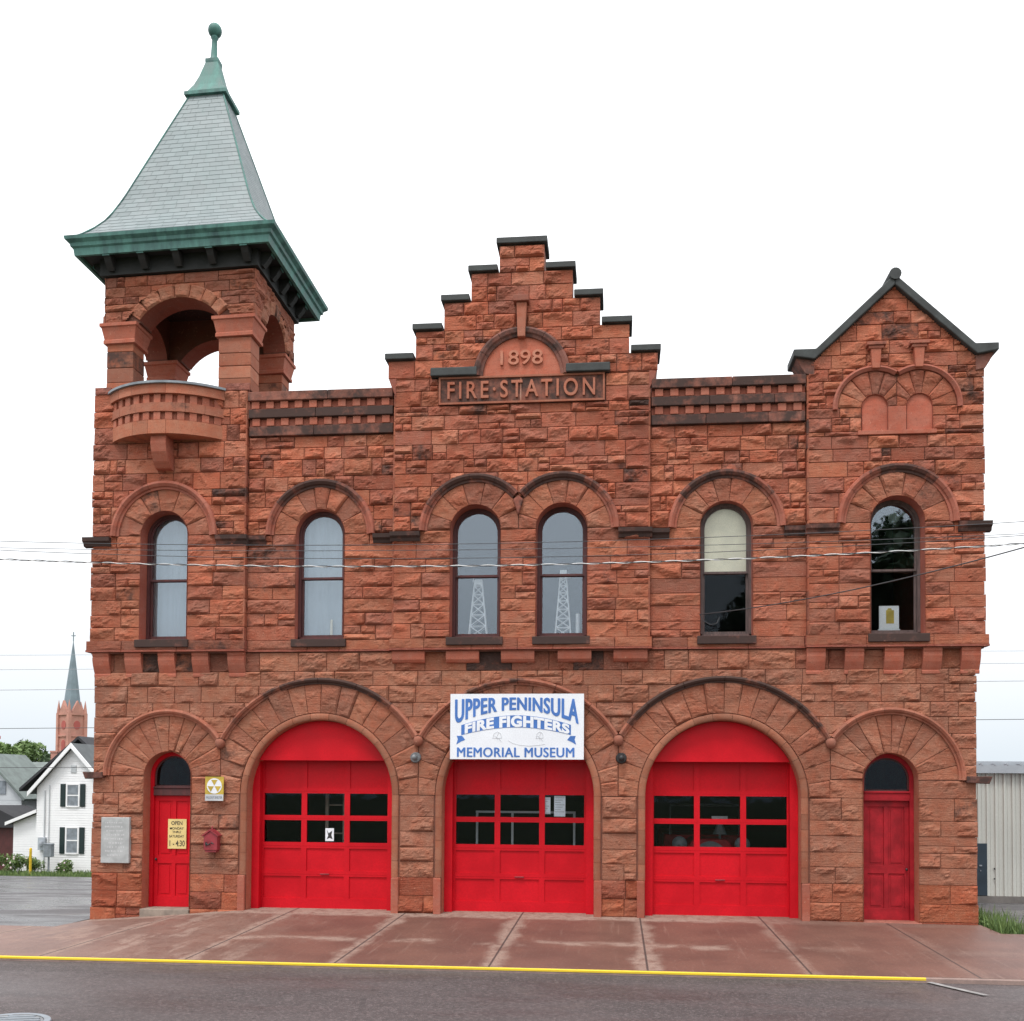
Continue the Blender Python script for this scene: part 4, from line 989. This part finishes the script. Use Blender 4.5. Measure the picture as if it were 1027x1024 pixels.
m = MB(); m.box(7.60, 7.76, .415, .419, 6.10, 6.38); m.prism([(7.62,6.382),(7.72,6.382),(7.70,6.42),(7.64,6.42)], .415, .419); m.build('drawing', M['sheltyellow'], PF, bevel=.02)
m = MB(); m.box(7.44, 7.88, .41, .47, 5.852, 5.985); m.build('stand', M['white'], PF)
# notices behind the garage door panes
m = MB(); nx, ny = -4.30, .47; m.box(nx-.005, nx+.185, ny+.010, ny+.012, 1.45, 1.73); m.build
tag(m.build('window_sticker', M['signwhite']), 'small white notice stuck in the lower pane of the first garage door', 'notice')
m = MB(); m.prism([(nx+.03,1.49),(nx+.09,1.52),(nx+.16,1.49),(nx+.13,1.58),(nx+.15,1.68),(nx+.07,1.62),(nx+.03,1.69),(nx+.06,1.57)], .476, .479); tag(m.build('notice_print', M['ink'], bpy.data.objects['window_sticker']))
for x0, x1, z0, z1, d in ((.42, .62, 2.08, 2.44, 'narrow paper sheet of a pair taped inside the middle garage door'), (.70, .94, 2.03, 2.47, 'wider paper sheet of a pair taped inside the middle garage door')):
    m = MB(); m.box(x0, x1, .53, .533, z0, z1); s = tag(m.build('paper_sheet', M['signwhite']), d, 'paper', 'papers in the middle door')
    m = MB()
    for k in range(7): m.box(x0+.02, x1-.02-.04*(k % 3), .527, .5295, z1-.05-k*.05, z1-.03-k*.05)
    m.build('print_lines', M['signgrey'], s)

FE = empty('fire_engine', (4.1, 2.2, -.02), 'old fire engine dimly seen behind the panes of the third garage door', 'fire engine')
m = MB(); m.prism([(3.6,.62),(4.6,.62),(4.62,1.35),(4.45,1.52),(3.75,1.52),(3.58,1.35)], 1.5, 2.9); m.box(3.15, 5.05, 2.9, 6.0, .62, 1.55); m.build('body', M['oldred'], FE, bevel=.04)
m = MB(); m.prism(arch_line(4.1, .36, .66, 1.12), 1.46, 1.495); m.build('radiator', M['iron'], FE)
for x in (3.42, 4.78):
    m = MB(); R_ = [(0, 0), (.16, .02), (.17, .06), (.10, .18), (0, .2)]; V = np.array([[(x+q*math.cos(2*PI*k/20), 1.32+d, 1.42+q*math.sin(2*PI*k/20)) for k in range(20)] for q, d in R_]); m.grid(V, wv=True); m.build('headlamp', M['iron'], FE, smooth=True)
    m = MB(); m.tube([(x-.03 if x < 4 else x+.03, 1.9, .42), (x-.03 if x < 4 else x+.03, 2.08, .42)], .42, 24); m.build('wheel', M['black'], FE)
m = MB(); m.tube([(3.3, 2.95, 1.55), (3.3, 2.85, 2.25), (4.9, 2.85, 2.25), (4.9, 2.95, 1.55)], .03, 6); m.build('windscreen_frame', M['iron'], FE)
m = MB(); m.lathe([(.0,.30),(.05,.29),(.09,.16),(.15,.02),(.16,0)], (4.35, 1.9, 1.62), 16); m.tube([(4.35,1.9,1.5),(4.35,1.9,1.7)], .03, 6); m.build('bell', M['iron'], FE, smooth=True)
m = MB(); m.box(4.15, 4.50, 1.70, 1.72, 1.95, 2.03); m.build('nameplate', M['white'], FE)
LD = empty('wooden_ladder', (-4.3, 1.4, -.02), 'brown wooden ladder standing inside behind the first garage door', 'ladder')
m = MB()
for x in (-4.5, -4.1): m.box(x-.035, x+.035, 1.2, 1.26, -.02, 3.1)
m.build('rails', M['step'], LD); m = MB()
for k in range(9): m.tube([(-4.46, 1.23, .3+.32*k), (-4.14, 1.23, .3+.32*k)], .018, 6)
m.build('rungs', M['step'], LD)
CH_ = empty('display_case', (.3, 2.0, -.02), 'white edged display case glimpsed behind the middle garage door', 'display case')
m = MB(); m.box(-1.2, 1.1, 1.9, 2.5, -.02, 1.30); m.build('base', M['greywood'], CH_)
m = MB()
for x in (-1.17, -.35, .35, 1.07): m.box(x-.025, x+.025, 1.9, 1.94, 1.302, 2.05)
m.box(-1.2, 1.1, 1.9, 1.94, 2.052, 2.10); m.build('frame', M['white'], CH_)
# ------------------------------------------------------------------ ground
def terrain(x, y):
    x = np.asarray(x, float); y = np.asarray(y, float)
    z = -.37 - .065*np.clip(y, 0, 45); return z
def sheet(name, xs, ys, f, mt, kind='structure'):
    X, Y = np.meshgrid(np.array(xs, float), np.array(ys, float)); m = MB(); m.grid(np.stack([X, Y, f(X, Y)], -1)[:, :, :]); o = m.build(name, M[mt], smooth=True); return tag(o, kind=kind)
far = [-420,-200,-120,-80,-60,-40,-30,-20,-14,-9.4,-5,0,5,9.3,14,20,30,40,60,80,120,200,420]
sheet('ground', far, [-200,-60,-30,-10,-5.2,-3,-1.4,-1.2,0,2,5,10,15,20,28,36,45,60,90,150,250,420], lambda x, y: terrain(x, y), 'soil')
sheet('road', np.linspace(-200, 200, 41), np.linspace(-16, -5.14, 12), lambda x, y: -.19 + 0*x, 'road')
def apron_z(x, y):
    t = np.clip(-y/5.05, 0, 1); l = np.clip((-6-x)/3.3, 0, 1)
    return -.015 - .105*t - .27*l*(1-t) - .03*np.clip((x-6)/3, 0, 1)*(1-t)
sheet('apron', np.linspace(-9.4, 9.3, 60), np.linspace(-5.05, .62, 30), apron_z, 'apron')
sheet('pavement', np.linspace(-60, -9.4, 40), np.linspace(-5.05, -1.3, 10), apron_z, 'apron'); sheet('pavement', np.linspace(9.3, 60, 30), np.linspace(-5.05, -1.0, 10), apron_z, 'apron')
sheet('parking_lot', np.linspace(-60, -9.38, 30), np.linspace(-1.3, 21.5, 30), lambda x, y: terrain(x, y) + .11, 'lot')
sheet('yard', np.linspace(9.25, 50, 20), np.linspace(-.2, 14, 20), lambda x, y: terrain(x, y) + .11, 'lot')
m = MB(); m.box(-60, 60, -5.14, -5.048, -.4, -.121); tag(m.build('kerb', M['concrete'], bevel=.012), kind='structure')
m = MB(); R = np.array([[(x, -5.105, -.1165), (x, -5.13, -.117), (x, -5.1455, -.128), (x, -5.1455, -.155)] for x in np.linspace(-8.1, 6.62, 60)]); m.grid(R); tag(m.build('kerb_paint', M['kerbpaint']), kind='structure')
m = MB(); pts = np.array([(6.66, -5.16), (6.80, -5.40), (7.0, -5.72), (7.17, -5.98)]); R = np.array([[(x-.05, y, -.1715), (x+.05, y+.02, -.1715)] for x, y in pts]); m.grid(R); tag(m.build('road_marking', M['roadwhite']), kind='structure')
MH = empty('manhole_cover', (-5.25, -8.98, -.175), 'round grey iron manhole cover set in the road at the photo corner', 'manhole cover')
m = MB(); m.lathe([(.0, .006), (.40, .006), (.42, .004), (.42, -.01)], (-5.25, -8.98, -.171), 36); m.build('lid', M['iron'], MH)
m = MB(); m.lathe([(.425, .008), (.50, .008), (.51, -.01)], (-5.25, -8.98, -.171), 36)
for k in range(-4, 5):
    w = math.sqrt(max(0, .38**2-(k*.085)**2)); m.box(-5.25-w, -5.25+w, -8.98+k*.085-.02, -8.98+k*.085+.02, -.166, -.158)
m.build('ring_and_ribs', M['lead'], MH)

# ------------------------------------------------------------------ plants
def leafy(m, blobs, n, size):
    bl = np.array(blobs); wgt = bl[:,3]**2; wgt = wgt/wgt.sum()
    for k in range(n):
        b = bl[int(RNG.choice(len(bl), p=wgt))]; d = RNG.normal(0, 1, 3); d /= np.linalg.norm(d); r = b[3]*RNG.uniform(.55, 1.05)
        p = b[:3] + d*r*np.array((1, 1, .85)); u = RNG.normal(0, 1, 3); u /= np.linalg.norm(u); v = np.cross(u, d + RNG.normal(0, .5, 3)); v /= (np.linalg.norm(v)+1e-9); s = size*RNG.uniform(.6, 1.3)
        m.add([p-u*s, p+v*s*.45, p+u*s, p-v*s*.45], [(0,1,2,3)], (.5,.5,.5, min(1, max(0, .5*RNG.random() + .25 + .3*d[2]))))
def blades(m, n, px_, py_, hgt, wid, pz_=None, lean=.35):
    for k in range(n):
        x, y = px_(), py_(); z = float(terrain(x, y)) if pz_ is None else pz_(x, y); h = hgt*RNG.uniform(.45, 1.1); a = RNG.uniform(0, 2*PI); l = RNG.uniform(.05, lean)*h; w = wid*RNG.uniform(.6, 1.2)
        dx, dy = math.cos(a), math.sin(a); b = RNG.uniform(0, 2*PI); ex, ey = math.cos(b)*w, math.sin(b)*w
        m.add([(x-ex, y-ey, z), (x+ex, y+ey, z), (x+dx*l*.4+ex*.7, y+dy*l*.4+ey*.7, z+h*.6), (x+dx*l*.4-ex*.7, y+dy*l*.4-ey*.7, z+h*.6), (x+dx*l, y+dy*l, z+h)], [(0,1,2,3), (3,2,4)], (.5,.5,.5,RNG.random()))
m = MB(); blades(m, 9000, lambda: RNG.uniform(-45, -16), lambda: RNG.uniform(21.6, 27.8), .26, .025); tag(m.build('grass', M['grass']), 'strip of mown grass before the white house', 'grass', kind='stuff')
m = MB(); gx = lambda: 9.30 + abs(RNG.normal(0, .38)); blades(m, 900, gx, lambda: RNG.uniform(-.85, 1.6), .50, .012, lambda x, y: -.26); 
blades(m, 800, lambda: 9.12+RNG.random()*.9, lambda: RNG.uniform(-1.0, .6), .18, .012, lambda x, y: -.26)
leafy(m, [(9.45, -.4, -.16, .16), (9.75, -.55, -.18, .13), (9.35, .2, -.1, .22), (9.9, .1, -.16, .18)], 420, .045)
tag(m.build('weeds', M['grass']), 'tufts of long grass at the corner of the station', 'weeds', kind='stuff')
m = MB(); X, Y = np.meshgrid(np.linspace(9.15, 11.2, 16), np.linspace(-1.02, 1.9, 16)); m.grid(np.stack([X, Y, -.262+.03*fbm(X, Y, .4)], -1)); tag(m.build('earth_patch', M['soil'], smooth=True), kind='structure')
def tree(name, x, y, h, r, label, group, mt='leaf', n=1600, size=.28, cat='tree'):
    z = float(terrain(x, y)); o = empty(name, (x, y, z), label, cat, group)
    m = MB(); m.tube([(x, y, z-.2), (x+.05, y, z+h*.3), (x-.05, y, z+h*.62)], [h*.035, h*.025, h*.012], 8)
    blobs = []
    for k in range(11):
        a = 2*PI*k/11*1.618*3; q = RNG.uniform(.2, .75)*r; zz_ = z + h*RNG.uniform(.42, .88)
        bx, by_ = x+q*math.cos(a), y+q*math.sin(a); blobs.append((bx, by_, zz_, r*RNG.uniform(.28, .45))); m.tube([(x, y, z+h*.35), (bx, by_, zz_)], [h*.012, h*.004], 5)
    m.build('trunk', M['bark'], o)
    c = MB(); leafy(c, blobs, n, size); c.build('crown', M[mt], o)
tree('leafy_tree', -58.3, 70, 10.6, 2.6, 'taller leafy tree rising over the grey roof by the brick chimney', 'trees behind the houses', n=3000, size=.26)
tree('leafy_tree', -58.6, 74, 11.2, 2.9, 'lower leafy tree just left of the church tower', 'trees behind the houses', n=3000, size=.26)
tree('leafy_tree', -54.2, 71, 9.5, 2.0, 'darkest small tree between the church tower and the white house roof', 'trees behind the houses', 'darkleaf', n=2600, size=.24)
RNG = np.random.default_rng(21)
tree('street_tree', 12.6, -26.5, 20.5, 6.0, 'big dark tree across the street mirrored in the dark upper windows', None, 'darkleaf', 6500, .40)
def bush(x, y, h, r, label, flowers=0, mt='leaf'):
    z = float(terrain(x, y)); o = empty('shrub', (x, y, z), label, 'shrub', 'shrubs along the white house')
    m = MB(); st = MB(); bl = [(x+RNG.uniform(-.5, .5)*r, y+RNG.uniform(-.3, .3)*r, z+h*RNG.uniform(.3, .75), h*RNG.uniform(.28, .42)) for _ in range(7)]
    for b in bl: st.tube([(x, y, z-.05), (b[0], b[1], b[2])], .015, 5)
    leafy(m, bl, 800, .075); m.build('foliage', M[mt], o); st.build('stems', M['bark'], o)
    if flowers:
        f = MB()
        for k in range(flowers): 
            p = bl[k % 7]; f.lathe([(0, -.05), (.05, -.02), (.05, .02), (0, .05)], (p[0]+RNG.uniform(-.25, .25), p[1]-p[3]*.9, p[2]+RNG.uniform(-.1, .25)), 6)
        f.build('flowers', M['flower'], o)
bush(-30.2, 26.8, .95, .9, 'green shrub at the left edge below the lean-to'); bush(-29.2, 26.9, 1.05, .8, 'white-flowered shrub beneath the lean-to of the white house', 9); bush(-28.2, 27.0, .95, .7, 'shrub immediately left of the yellow bollard', 3); bush(-26.5, 27.1, .75, .55, 'pink-flowered shrub under the lower shuttered window', 5)

# ------------------------------------------------------------------ white house
def clap(m, x0, x1, z0, z1, y, step=.13, topf=None):
    z = z0
    while z < z1:
        zb = min(z+step, z1); a, b = x0, x1
        if topf: a, b = topf(z, zb)
        if b-a > .05: m.add([(a, y-.022, z), (b, y-.022, z), (b, y-.004, zb), (a, y-.004, zb), (a, y, z), (b, y, z)], [(0,1,2,3), (4,5,1,0)])
        z = zb
HW = empty('white_house', (-26.75, 28, -2.05), 'white clapboard gabled house with dark green shutters', 'house')
hx, hy, hz0, hz1, hap, hwd = -26.62, 28., -2.4, 2.35, 4.55, 2.02
m = MB(); m.prism([(hx-hwd, hz0), (hx+hwd, hz0), (hx+hwd, hz1), (hx, hap), (hx-hwd, hz1)], hy, hy+9)
def tp(z, zb):
    w = hwd if zb <= hz1 else hwd*(1-(zb-hz1)/(hap-hz1)); return hx-w, hx+w
clap(m, 0, 0, hz0+.3, hap, hy, .13, tp); m.build('walls', M['siding'], HW)
m = MB(); sl_ = (hap-hz1)/hwd
for sx in (-1, 1):
    xe = hx+sx*(hwd+.32); ze = hz1-.32*sl_
    m.prism([(hx, hap+.02), (hx, hap+.16), (xe, ze+.14), (xe, ze)][::-sx], hy-.30, hy+9.2)
rf = m.build('roof', M['shingle'], HW)
m = MB()
for sx in (-1, 1):
    xe = hx+sx*(hwd+.34); ze = hz1-.34*sl_; m.prism([(hx, hap-.10), (hx, hap+.17), (xe, ze+.15), (xe, ze-.10)][::-sx], hy-.36, hy-.302)
m.build('bargeboard', M['siding'], rf)
m = MB()                                    # darker cross roof behind
for sx in (-1, 1): m.prism([(hx-1.3, 5.05), (hx-1.3, 5.22), (hx-1.3+sx*3.4, 2.3), (hx-1.3+sx*3.4, 2.12)][::-sx], hy+2.5, hy+10)
m.prism([(hx-4.5, 2.45), (hx+1.9, 2.45), (hx-1.3, 5.04)], hy+3.0, hy+9.8); m.build('cross_roof', M['darkshingle'], HW)
m = MB(); m.box(-30.75, -30.38, hy+4.5, hy+4.9, 2.5, 4.36); m.box(-30.79, -30.34, hy+4.46, hy+4.94, 4.36, 4.46); m.build('chimney', M['brick'], rf)
for z0, z1 in ((1.40, 2.50), (-1.08, .22)):
    f = MB(); x0, x1 = hx-.30, hx+.30; y = hy-.03
    f.box(x0-.08, x0, y-.03, y, z0-.08, z1+.08); f.box(x1, x1+.08, y-.03, y, z0-.08, z1+.08); f.box(x0, x1, y-.03, y, z1, z1+.08); f.box(x0, x1, y-.05, y, z0-.08, z0); f.box(x0, x1, y-.02, y, (z0+z1)/2-.03, (z0+z1)/2+.03)
    w = f.build('window', M['siding'], HW)
    p = MB(); p.box(x0, x1, y-.012, y-.004, z0, z1); p.build('pane', M['lead'], w)
    for sx in (-1, 1):
        s = MB(); xc = hx+sx*.55; s.box(xc-.135, xc+.135, y-.035, y, z0-.05, z1+.05)
        for k in range(14): zz_ = z0 + (z1-z0)*(k+.5)/14; s.box(xc-.10, xc+.10, y-.045, y-.036, zz_-.02, zz_+.015)
        s.build('shutter', M['shutter'], HW)
m = MB(); m.box(hx-.14, hx+.16, hy-.05, hy, 3.15, 3.55)
for k in range(5): m.box(hx-.12, hx+.14, hy-.06, hy-.051, 3.19+k*.07, 3.215+k*.07)
m.build('gable_vent', M['greysiding'], HW)
m = MB(); m.prism([(hx-3.5, hz0), (hx-hwd-.005, hz0), (hx-hwd-.005, 1.0), (hx-3.5, .45)], hy+.3, hy+5); clap(m, hx-3.5, hx-hwd-.02, hz0+.3, .45, hy+.3); m.build('lean_to_wall', M['siding'], HW)
m = MB(); m.prism([(hx-3.75, .36), (hx-hwd-.01, 1.06), (hx-hwd-.01, 1.18), (hx-3.75, .48)], hy-.0, hy+5.2); m.build('lean_to_roof', M['darkshingle'], HW)
m = MB(); m.prism([(hx-3.77, .33), (hx-hwd-.01, 1.02), (hx-hwd-.01, 1.20), (hx-3.77, .50)], hy-.06, hy-.003); m.build('lean_to_bargeboard', M['siding'], HW)
m = MB(); m.tube([(hx-1.55, hy-.06, -1.9), (hx-1.55, hy-.06, 2.2)], .035, 6); m.tube([(hx-1.30, hy-.06, -1.2), (hx-1.30, hy-.06, 2.5)], .025, 6); m.build('conduit', M['greysiding'], HW)
m = MB(); m.box(hx-1.80, hx-1.42, hy-.20, hy-.03, -.95, -.30); m.lathe([(0,-.13),(.10,-.12),(.12,0),(.10,.12),(0,.13)], (hx-1.6, hy-.24, -.6), 12); m.build('meter_box', M['shedtrim'], HW)
m = MB(); m.tube([(-27.9, 26.4, -2.3), (-27.9, 26.4, -.78)], .065, 12); m.lathe([(.065, 0), (.045, .04), (0, .055)], (-27.9, 26.4, -.78), 12); tag(m.build('bollard', M['kerbyellow']), 'yellow steel bollard standing among the shrubs by the white house', 'bollard')
UB = empty('utility_box', (-27.45, 27.2, -2.05), 'grey utility box on a post beside the yellow bollard', 'utility box')
m = MB(); m.box(-27.66, -27.24, 27.1, 27.4, -1.25, -.62); m.prism([(-27.68,-.62),(-27.22,-.62),(-27.26,-.55),(-27.64,-.55)], 27.08, 27.42); m.build('cabinet', M['lead'], UB, bevel=.02)
m = MB(); m.tube([(-27.45, 27.25, -2.2), (-27.45, 27.25, -1.25)], .05, 8); m.build('post', M['lead'], UB)

# ------------------------------------------------------------------ grey neighbour house at the left edge
GH = empty('grey_house', (-35, 36, -2.4), 'pale grey house with weathered green shingle roof at the left edge', 'house')
m = MB(); m.box(-41, -31.6, 36, 44, -2.6, 1.55); m.prism([(-38.6, 1.5), (-33.6, 1.5), (-33.6, 1.6), (-35.9, 4.2), (-38.6, 1.6)], 34.2, 36.5); clap(m, -38.6, -33.6, -2.4, 1.5, 34.2); m.box(-38.6, -33.6, 34.2, 36, -2.6, 1.5); m.build('walls', M['greysiding'], GH)
m = MB()
V = [(-41.3, 35.4, 1.9), (-31.2, 35.4, 1.9), (-31.2, 40, 3.95), (-41.3, 40, 3.95), (-41.3, 44.6, 1.9), (-31.2, 44.6, 1.9)]; m.add(V, [(0,1,2,3), (3,2,5,4), (1,5,2), (0,3,4)]); V2 = [(x, y, z-.12) for x, y, z in V]; m.add(V2, [(3,2,1,0), (4,5,2,3)])
m.prism([(-35.9, 4.22), (-35.9, 4.36), (-33.2, 1.62), (-33.3, 1.48)], 33.9, 38); m.prism([(-38.9, 1.48), (-38.9, 1.62), (-35.9, 4.36), (-35.9, 4.22)], 33.9, 38); m.build('roof', M['greenroof'], GH)
m = MB(); m.box(-40.15, -39.3, 39.5, 40.2, 3.5, 5.5); m.box(-40.25, -39.2, 39.4, 40.3, 5.5, 5.7); m.build('chimney', M['brick'], GH)
m = MB(); m.prism([(-36.5, .05), (-31.0, .05), (-31.0, .2), (-33.2, 1.25), (-36.5, 1.25)], 31.0, 34.0); m.build('porch_roof', M['darkshingle'], GH)
m = MB(); m.box(-36.4, -31.3, 31.3, 33.9, -2.5, .04); m.build('porch_wall', M['maroon'], GH)
m = MB(); m.box(-34.6, -34.0, 34.16, 34.2, 2.3, 2.9) if False else m.box(-35.2, -34.6, 34.15, 34.198, 1.9, 2.7); m.build('window', M['lead'], GH)

# ------------------------------------------------------------------ church
chx, chy = -102.2, 153.
CH = empty('church', (chx, chy, -3), 'distant brick church tower with a slender grey spire and cross', 'church')
rot = Matrix.Translation((chx, chy, 0)) @ Matrix.Rotation(math.radians(-26), 4, 'Z')
h = 1.65; m = MB(); m.box(-h, h, -h, h, -4, 15.2)
for sx in (-1, 1):
    for sy in (-1, 1): m.box(sx*h-.32, sx*h+.32, sy*h-.32, sy*h+.32, -4, 15.6)
m.box(-h-.25, h+.25, -h-.25, h+.25, 11.1, 11.4); m.box(-h-.25, h+.25, -h-.25, h+.25, 15.2, 15.45); m.box(-9, 9, 4, 24, -4, 6)
tw = m.build('tower', M['brick'], CH, T=rot)
for k in range(4):
    q = rot @ Matrix.Rotation(k*PI/2, 4, 'Z'); g = MB(); g.prism([(-1.3, 15.46), (1.3, 15.46), (0, 18.0)], -h-.20, -h+.3); g.build('gablet', M['brick'], CH, T=q)
    g = MB(); g.prism([(.68*math.cos(2*PI*j/18), 13.3+.85*math.sin(2*PI*j/18)) for j in range(18)], -h-.06, -h+.02); g.build('round_panel', M['brickdark'], CH, T=q)
    g = MB(); g.prism(arch_line(0, .58, 8.3, 9.9, 10), -h-.06, -h+.02); g.build('arched_panel', M['brickdark'], CH, T=q)
for sx in (-1, 1):
    for sy in (-1, 1):
        g = MB(); g.lathe([(.36, 15.6), (.30, 16.3), (.17, 17.2), (0, 18.2)], (sx*h, sy*h, 0), 8); g.build('pinnacle', M['brick'], CH, T=rot)
g = MB(); g.lathe([(1.7, 15.5), (1.58, 16.6), (1.38, 18.5), (0.05, 29.5), (0, 29.6)], (0, 0, 0), 8); g.build('spire', M['spire'], CH, T=rot)
g = MB(); g.box(-.07, .07, -.07, .07, 29.5, 31.3); g.box(-.45, .45, -.06, .06, 30.5, 30.65); g.build('cross', M['spire'], CH)
bpy.data.objects['cross'].location = (chx, chy, 0); bpy.data.objects['cross'].matrix_parent_inverse = world_m(CH).inverted()

# ------------------------------------------------------------------ shed
SH = empty('metal_shed', (20, 12.5, -1), 'long pale ribbed metal shed behind the station', 'shed')
m = MB(); m.box(10.6, 42, 12.6, 24, -.95, 3.2); x = 10.6
while x < 42:
    m.prism([(x, -.85), (x+.05, -.85), (x+.05, 3.2), (x, 3.2)], 12.55, 12.6); m.box(x+.13, x+.15, 12.585, 12.6, -.85, 3.2); x += .27
m.build('wall', M['shedmetal'], SH)
m = MB(); m.box(10.5, 42.1, 12.40, 12.54, 3.16, 3.42); x = 10.7
m.prism([(10.5, 3.42), (42.1, 3.42), (42.1, 3.55), (10.5, 3.55)], 12.6, 24)
while x < 42: m.box(x, x+.06, 12.39, 12.6, 3.422, 3.47); x += .40
m.build('roof_edge', M['shedtrim'], SH)
m = MB(); m.box(10.6, 42, 12.50, 12.6, -1.3, -.86); m.build('plinth', M['foundation'], SH)
m = MB(); m.box(13.25, 14.10, 12.50, 12.548, -.84, .86); dr = m.build('door', M['doordark'], SH, bevel=.01)
m = MB(); m.box(13.84, 13.92, 12.46, 12.50, .12, .16); m.box(13.87, 13.89, 12.46, 12.50, -.05, -.01); m.build('door_handle', M['lead'], dr)
m = MB(); m.box(14.32, 14.36, 12.53, 12.56, .0, .06); m.box(14.32, 14.36, 12.53, 12.56, -.32, -.27); m.build('wall_bracket', M['black'], SH)

# ------------------------------------------------------------------ overhead wires
def wire(name, f, y, r, mt, label, x0=-28, x1=28, n=60, group='overhead wires before the station'):
    m = MB(); m.tube([(x, y, f(x)) for x in np.linspace(x0, x1, n)], r, 5); return tag(m.build(name, M[mt], smooth=True), label, 'wire', group)
wire('overhead_wire', lambda x: 6.275+.0030*x*x, -6.0, .005, 'cable', 'highest of the thin dark wires crossing the arched windows')
wire('overhead_wire', lambda x: 6.158+.0022*(x-1)**2, -6.1, .0045, 'cable', 'middle one of the thin dark wires crossing the arched windows')
wire('overhead_wire', lambda x: 6.06+.0038*(x-.5)**2, -6.0, .0048, 'cable', 'lowest of the thin dark wires crossing the arched windows')
TC = empty('twisted_cable', (0, -6.05, 5.98), 'twisted white and dark cable sagging below the thin dark wires', 'cable')
for k, mt in enumerate(('cablewhite', 'cable')):
    m = MB(); xs = np.linspace(-28, 28, 1100); m.tube([(x, -6.05+.009*math.cos(x*14.0+k*PI), 5.935+.0036*(x-.3)**2+.009*math.sin(x*14.0+k*PI)) for x in xs], .0065 if k == 0 else .007, 5); m.build('cable_strand', M[mt], TC, smooth=True)
m = MB(); P0, P1 = np.array((3.73, -.10, 6.24)), np.array((8.1, -6.05, 6.19)); m.tube([tuple(P0+(P1-P0)*t - np.array((0, 0, .55*t*(1-t)))) for t in np.linspace(0, 1, 40)], .010, 6)
m.tube([(3.73, -.10, 6.24), (3.80, -.13, 6.10), (3.95, -.12, 6.02), (4.08, -.10, 6.06), (4.13, -.05, 6.18)], .008, 5)
tag(m.build('service_cable', M['cable'], smooth=True), 'single black cable slanting up from the window with the cream blind', 'cable')
for z, zr, d in ((8.30, 8.20, 'topmost pale wire behind the station'), (7.66, 7.70, 'second pale wire from the top behind the station'), (6.76, 6.98, 'third pale wire from the top behind the station'), (5.05, 5.43, 'lowest pale wire behind the station roofs level with the church belfry')):
    wire('distant_wire', lambda x, z=z, zr=zr: z+(zr-z)*(x+23)/41, 20., .013 if z < 7 else .010, 'cablegrey' if z > 6 else 'cable', d, -70, 70, 12, 'wires behind the station')
wire('distant_wire', lambda x: 3.32+.004*(x+23), 21., .013, 'cable', 'dark wire crossing the gable of the white house', -70, -12, 8, 'wires behind the station')

# ------------------------------------------------------------------ light, sky, camera
SUN_EL, SUN_AZ = math.radians(64), math.radians(20)      # from the front, a little to the left
w = bpy.data.worlds.new('World'); S.world = w; w.use_nodes = True; t = w.node_tree; t.nodes.clear()
out = t.nodes.new('ShaderNodeOutputWorld'); bg = t.nodes.new('ShaderNodeBackground'); sky = t.nodes.new('ShaderNodeTexSky'); sky.sky_type = 'NISHITA'; sky.sun_disc = False
sky.sun_elevation = SUN_EL; sky.sun_rotation = PI + SUN_AZ; sky.dust_density = 4
mx = t.nodes.new('ShaderNodeMix'); mx.data_type = 'RGBA'; mx.inputs['Factor'].default_value = .90
# the closed white cloud deck, brighter overhead than at the horizon
tc = t.nodes.new('ShaderNodeTexCoord'); sp = t.nodes.new('ShaderNodeSeparateXYZ'); t.links.new(tc.outputs['Generated'], sp.inputs[0])
cr = t.nodes.new('ShaderNodeValToRGB'); cr.color_ramp.elements[0].color = (6.9, 7.7, 8.4, 1); cr.color_ramp.elements[0].position = 0; cr.color_ramp.elements[1].color = (20, 20, 20.4, 1); cr.color_ramp.elements[1].position = 1
e = cr.color_ramp.elements.new(.10); e.color = (8.7, 9.1, 9.5, 1); e = cr.color_ramp.elements.new(.24); e.color = (12.2, 12.4, 12.6, 1)
t.links.new(sp.outputs['Z'], cr.inputs[0]); t.links.new(cr.outputs[0], mx.inputs[7])
t.links.new(sky.outputs[0], mx.inputs[6]); t.links.new(mx.outputs[2], bg.inputs['Color']); bg.inputs['Strength'].default_value = .10; t.links.new(bg.outputs[0], out.inputs['Surface'])
L = bpy.data.lights.new('sun', 'SUN'); L.energy = 1.7; L.angle = math.radians(14); L.color = (1, .97, .93); lo = bpy.data.objects.new('sun', L); COL.objects.link(lo)
dv = Vector((-math.sin(SUN_AZ)*math.cos(SUN_EL), -math.cos(SUN_AZ)*math.cos(SUN_EL), math.sin(SUN_EL))); lo.rotation_euler = dv.to_track_quat('Z', 'Y').to_euler(); lo.location = (0, -20, 30)
cam = bpy.data.cameras.new('camera'); co = bpy.data.objects.new('camera', cam); COL.objects.link(co); S.camera = co
right = Vector((.99579219, .09144438, .00598658)); down = Vector((.00329209, .02958834, -.99955675)); fwd = Vector((-.09158098, .99537051, .02916280))
mw = Matrix((( right.x, -down.x, -fwd.x, 2.03786), (right.y, -down.y, -fwd.y, -19.7765), (right.z, -down.z, -fwd.z, 2.7402), (0, 0, 0, 1))); co.matrix_world = mw
cam.sensor_width = 36; cam.sensor_fit = 'HORIZONTAL'; cam.lens = 950*36/1027; cam.shift_x = (513.5-531.387)/1027; cam.shift_y = (757.763-512)/1027; cam.clip_end = 2000; cam.clip_start = .1
S.view_settings.view_transform = 'Standard'; S.view_settings.look = 'None'; S.view_settings.exposure = .27; S.view_settings.gamma = 1
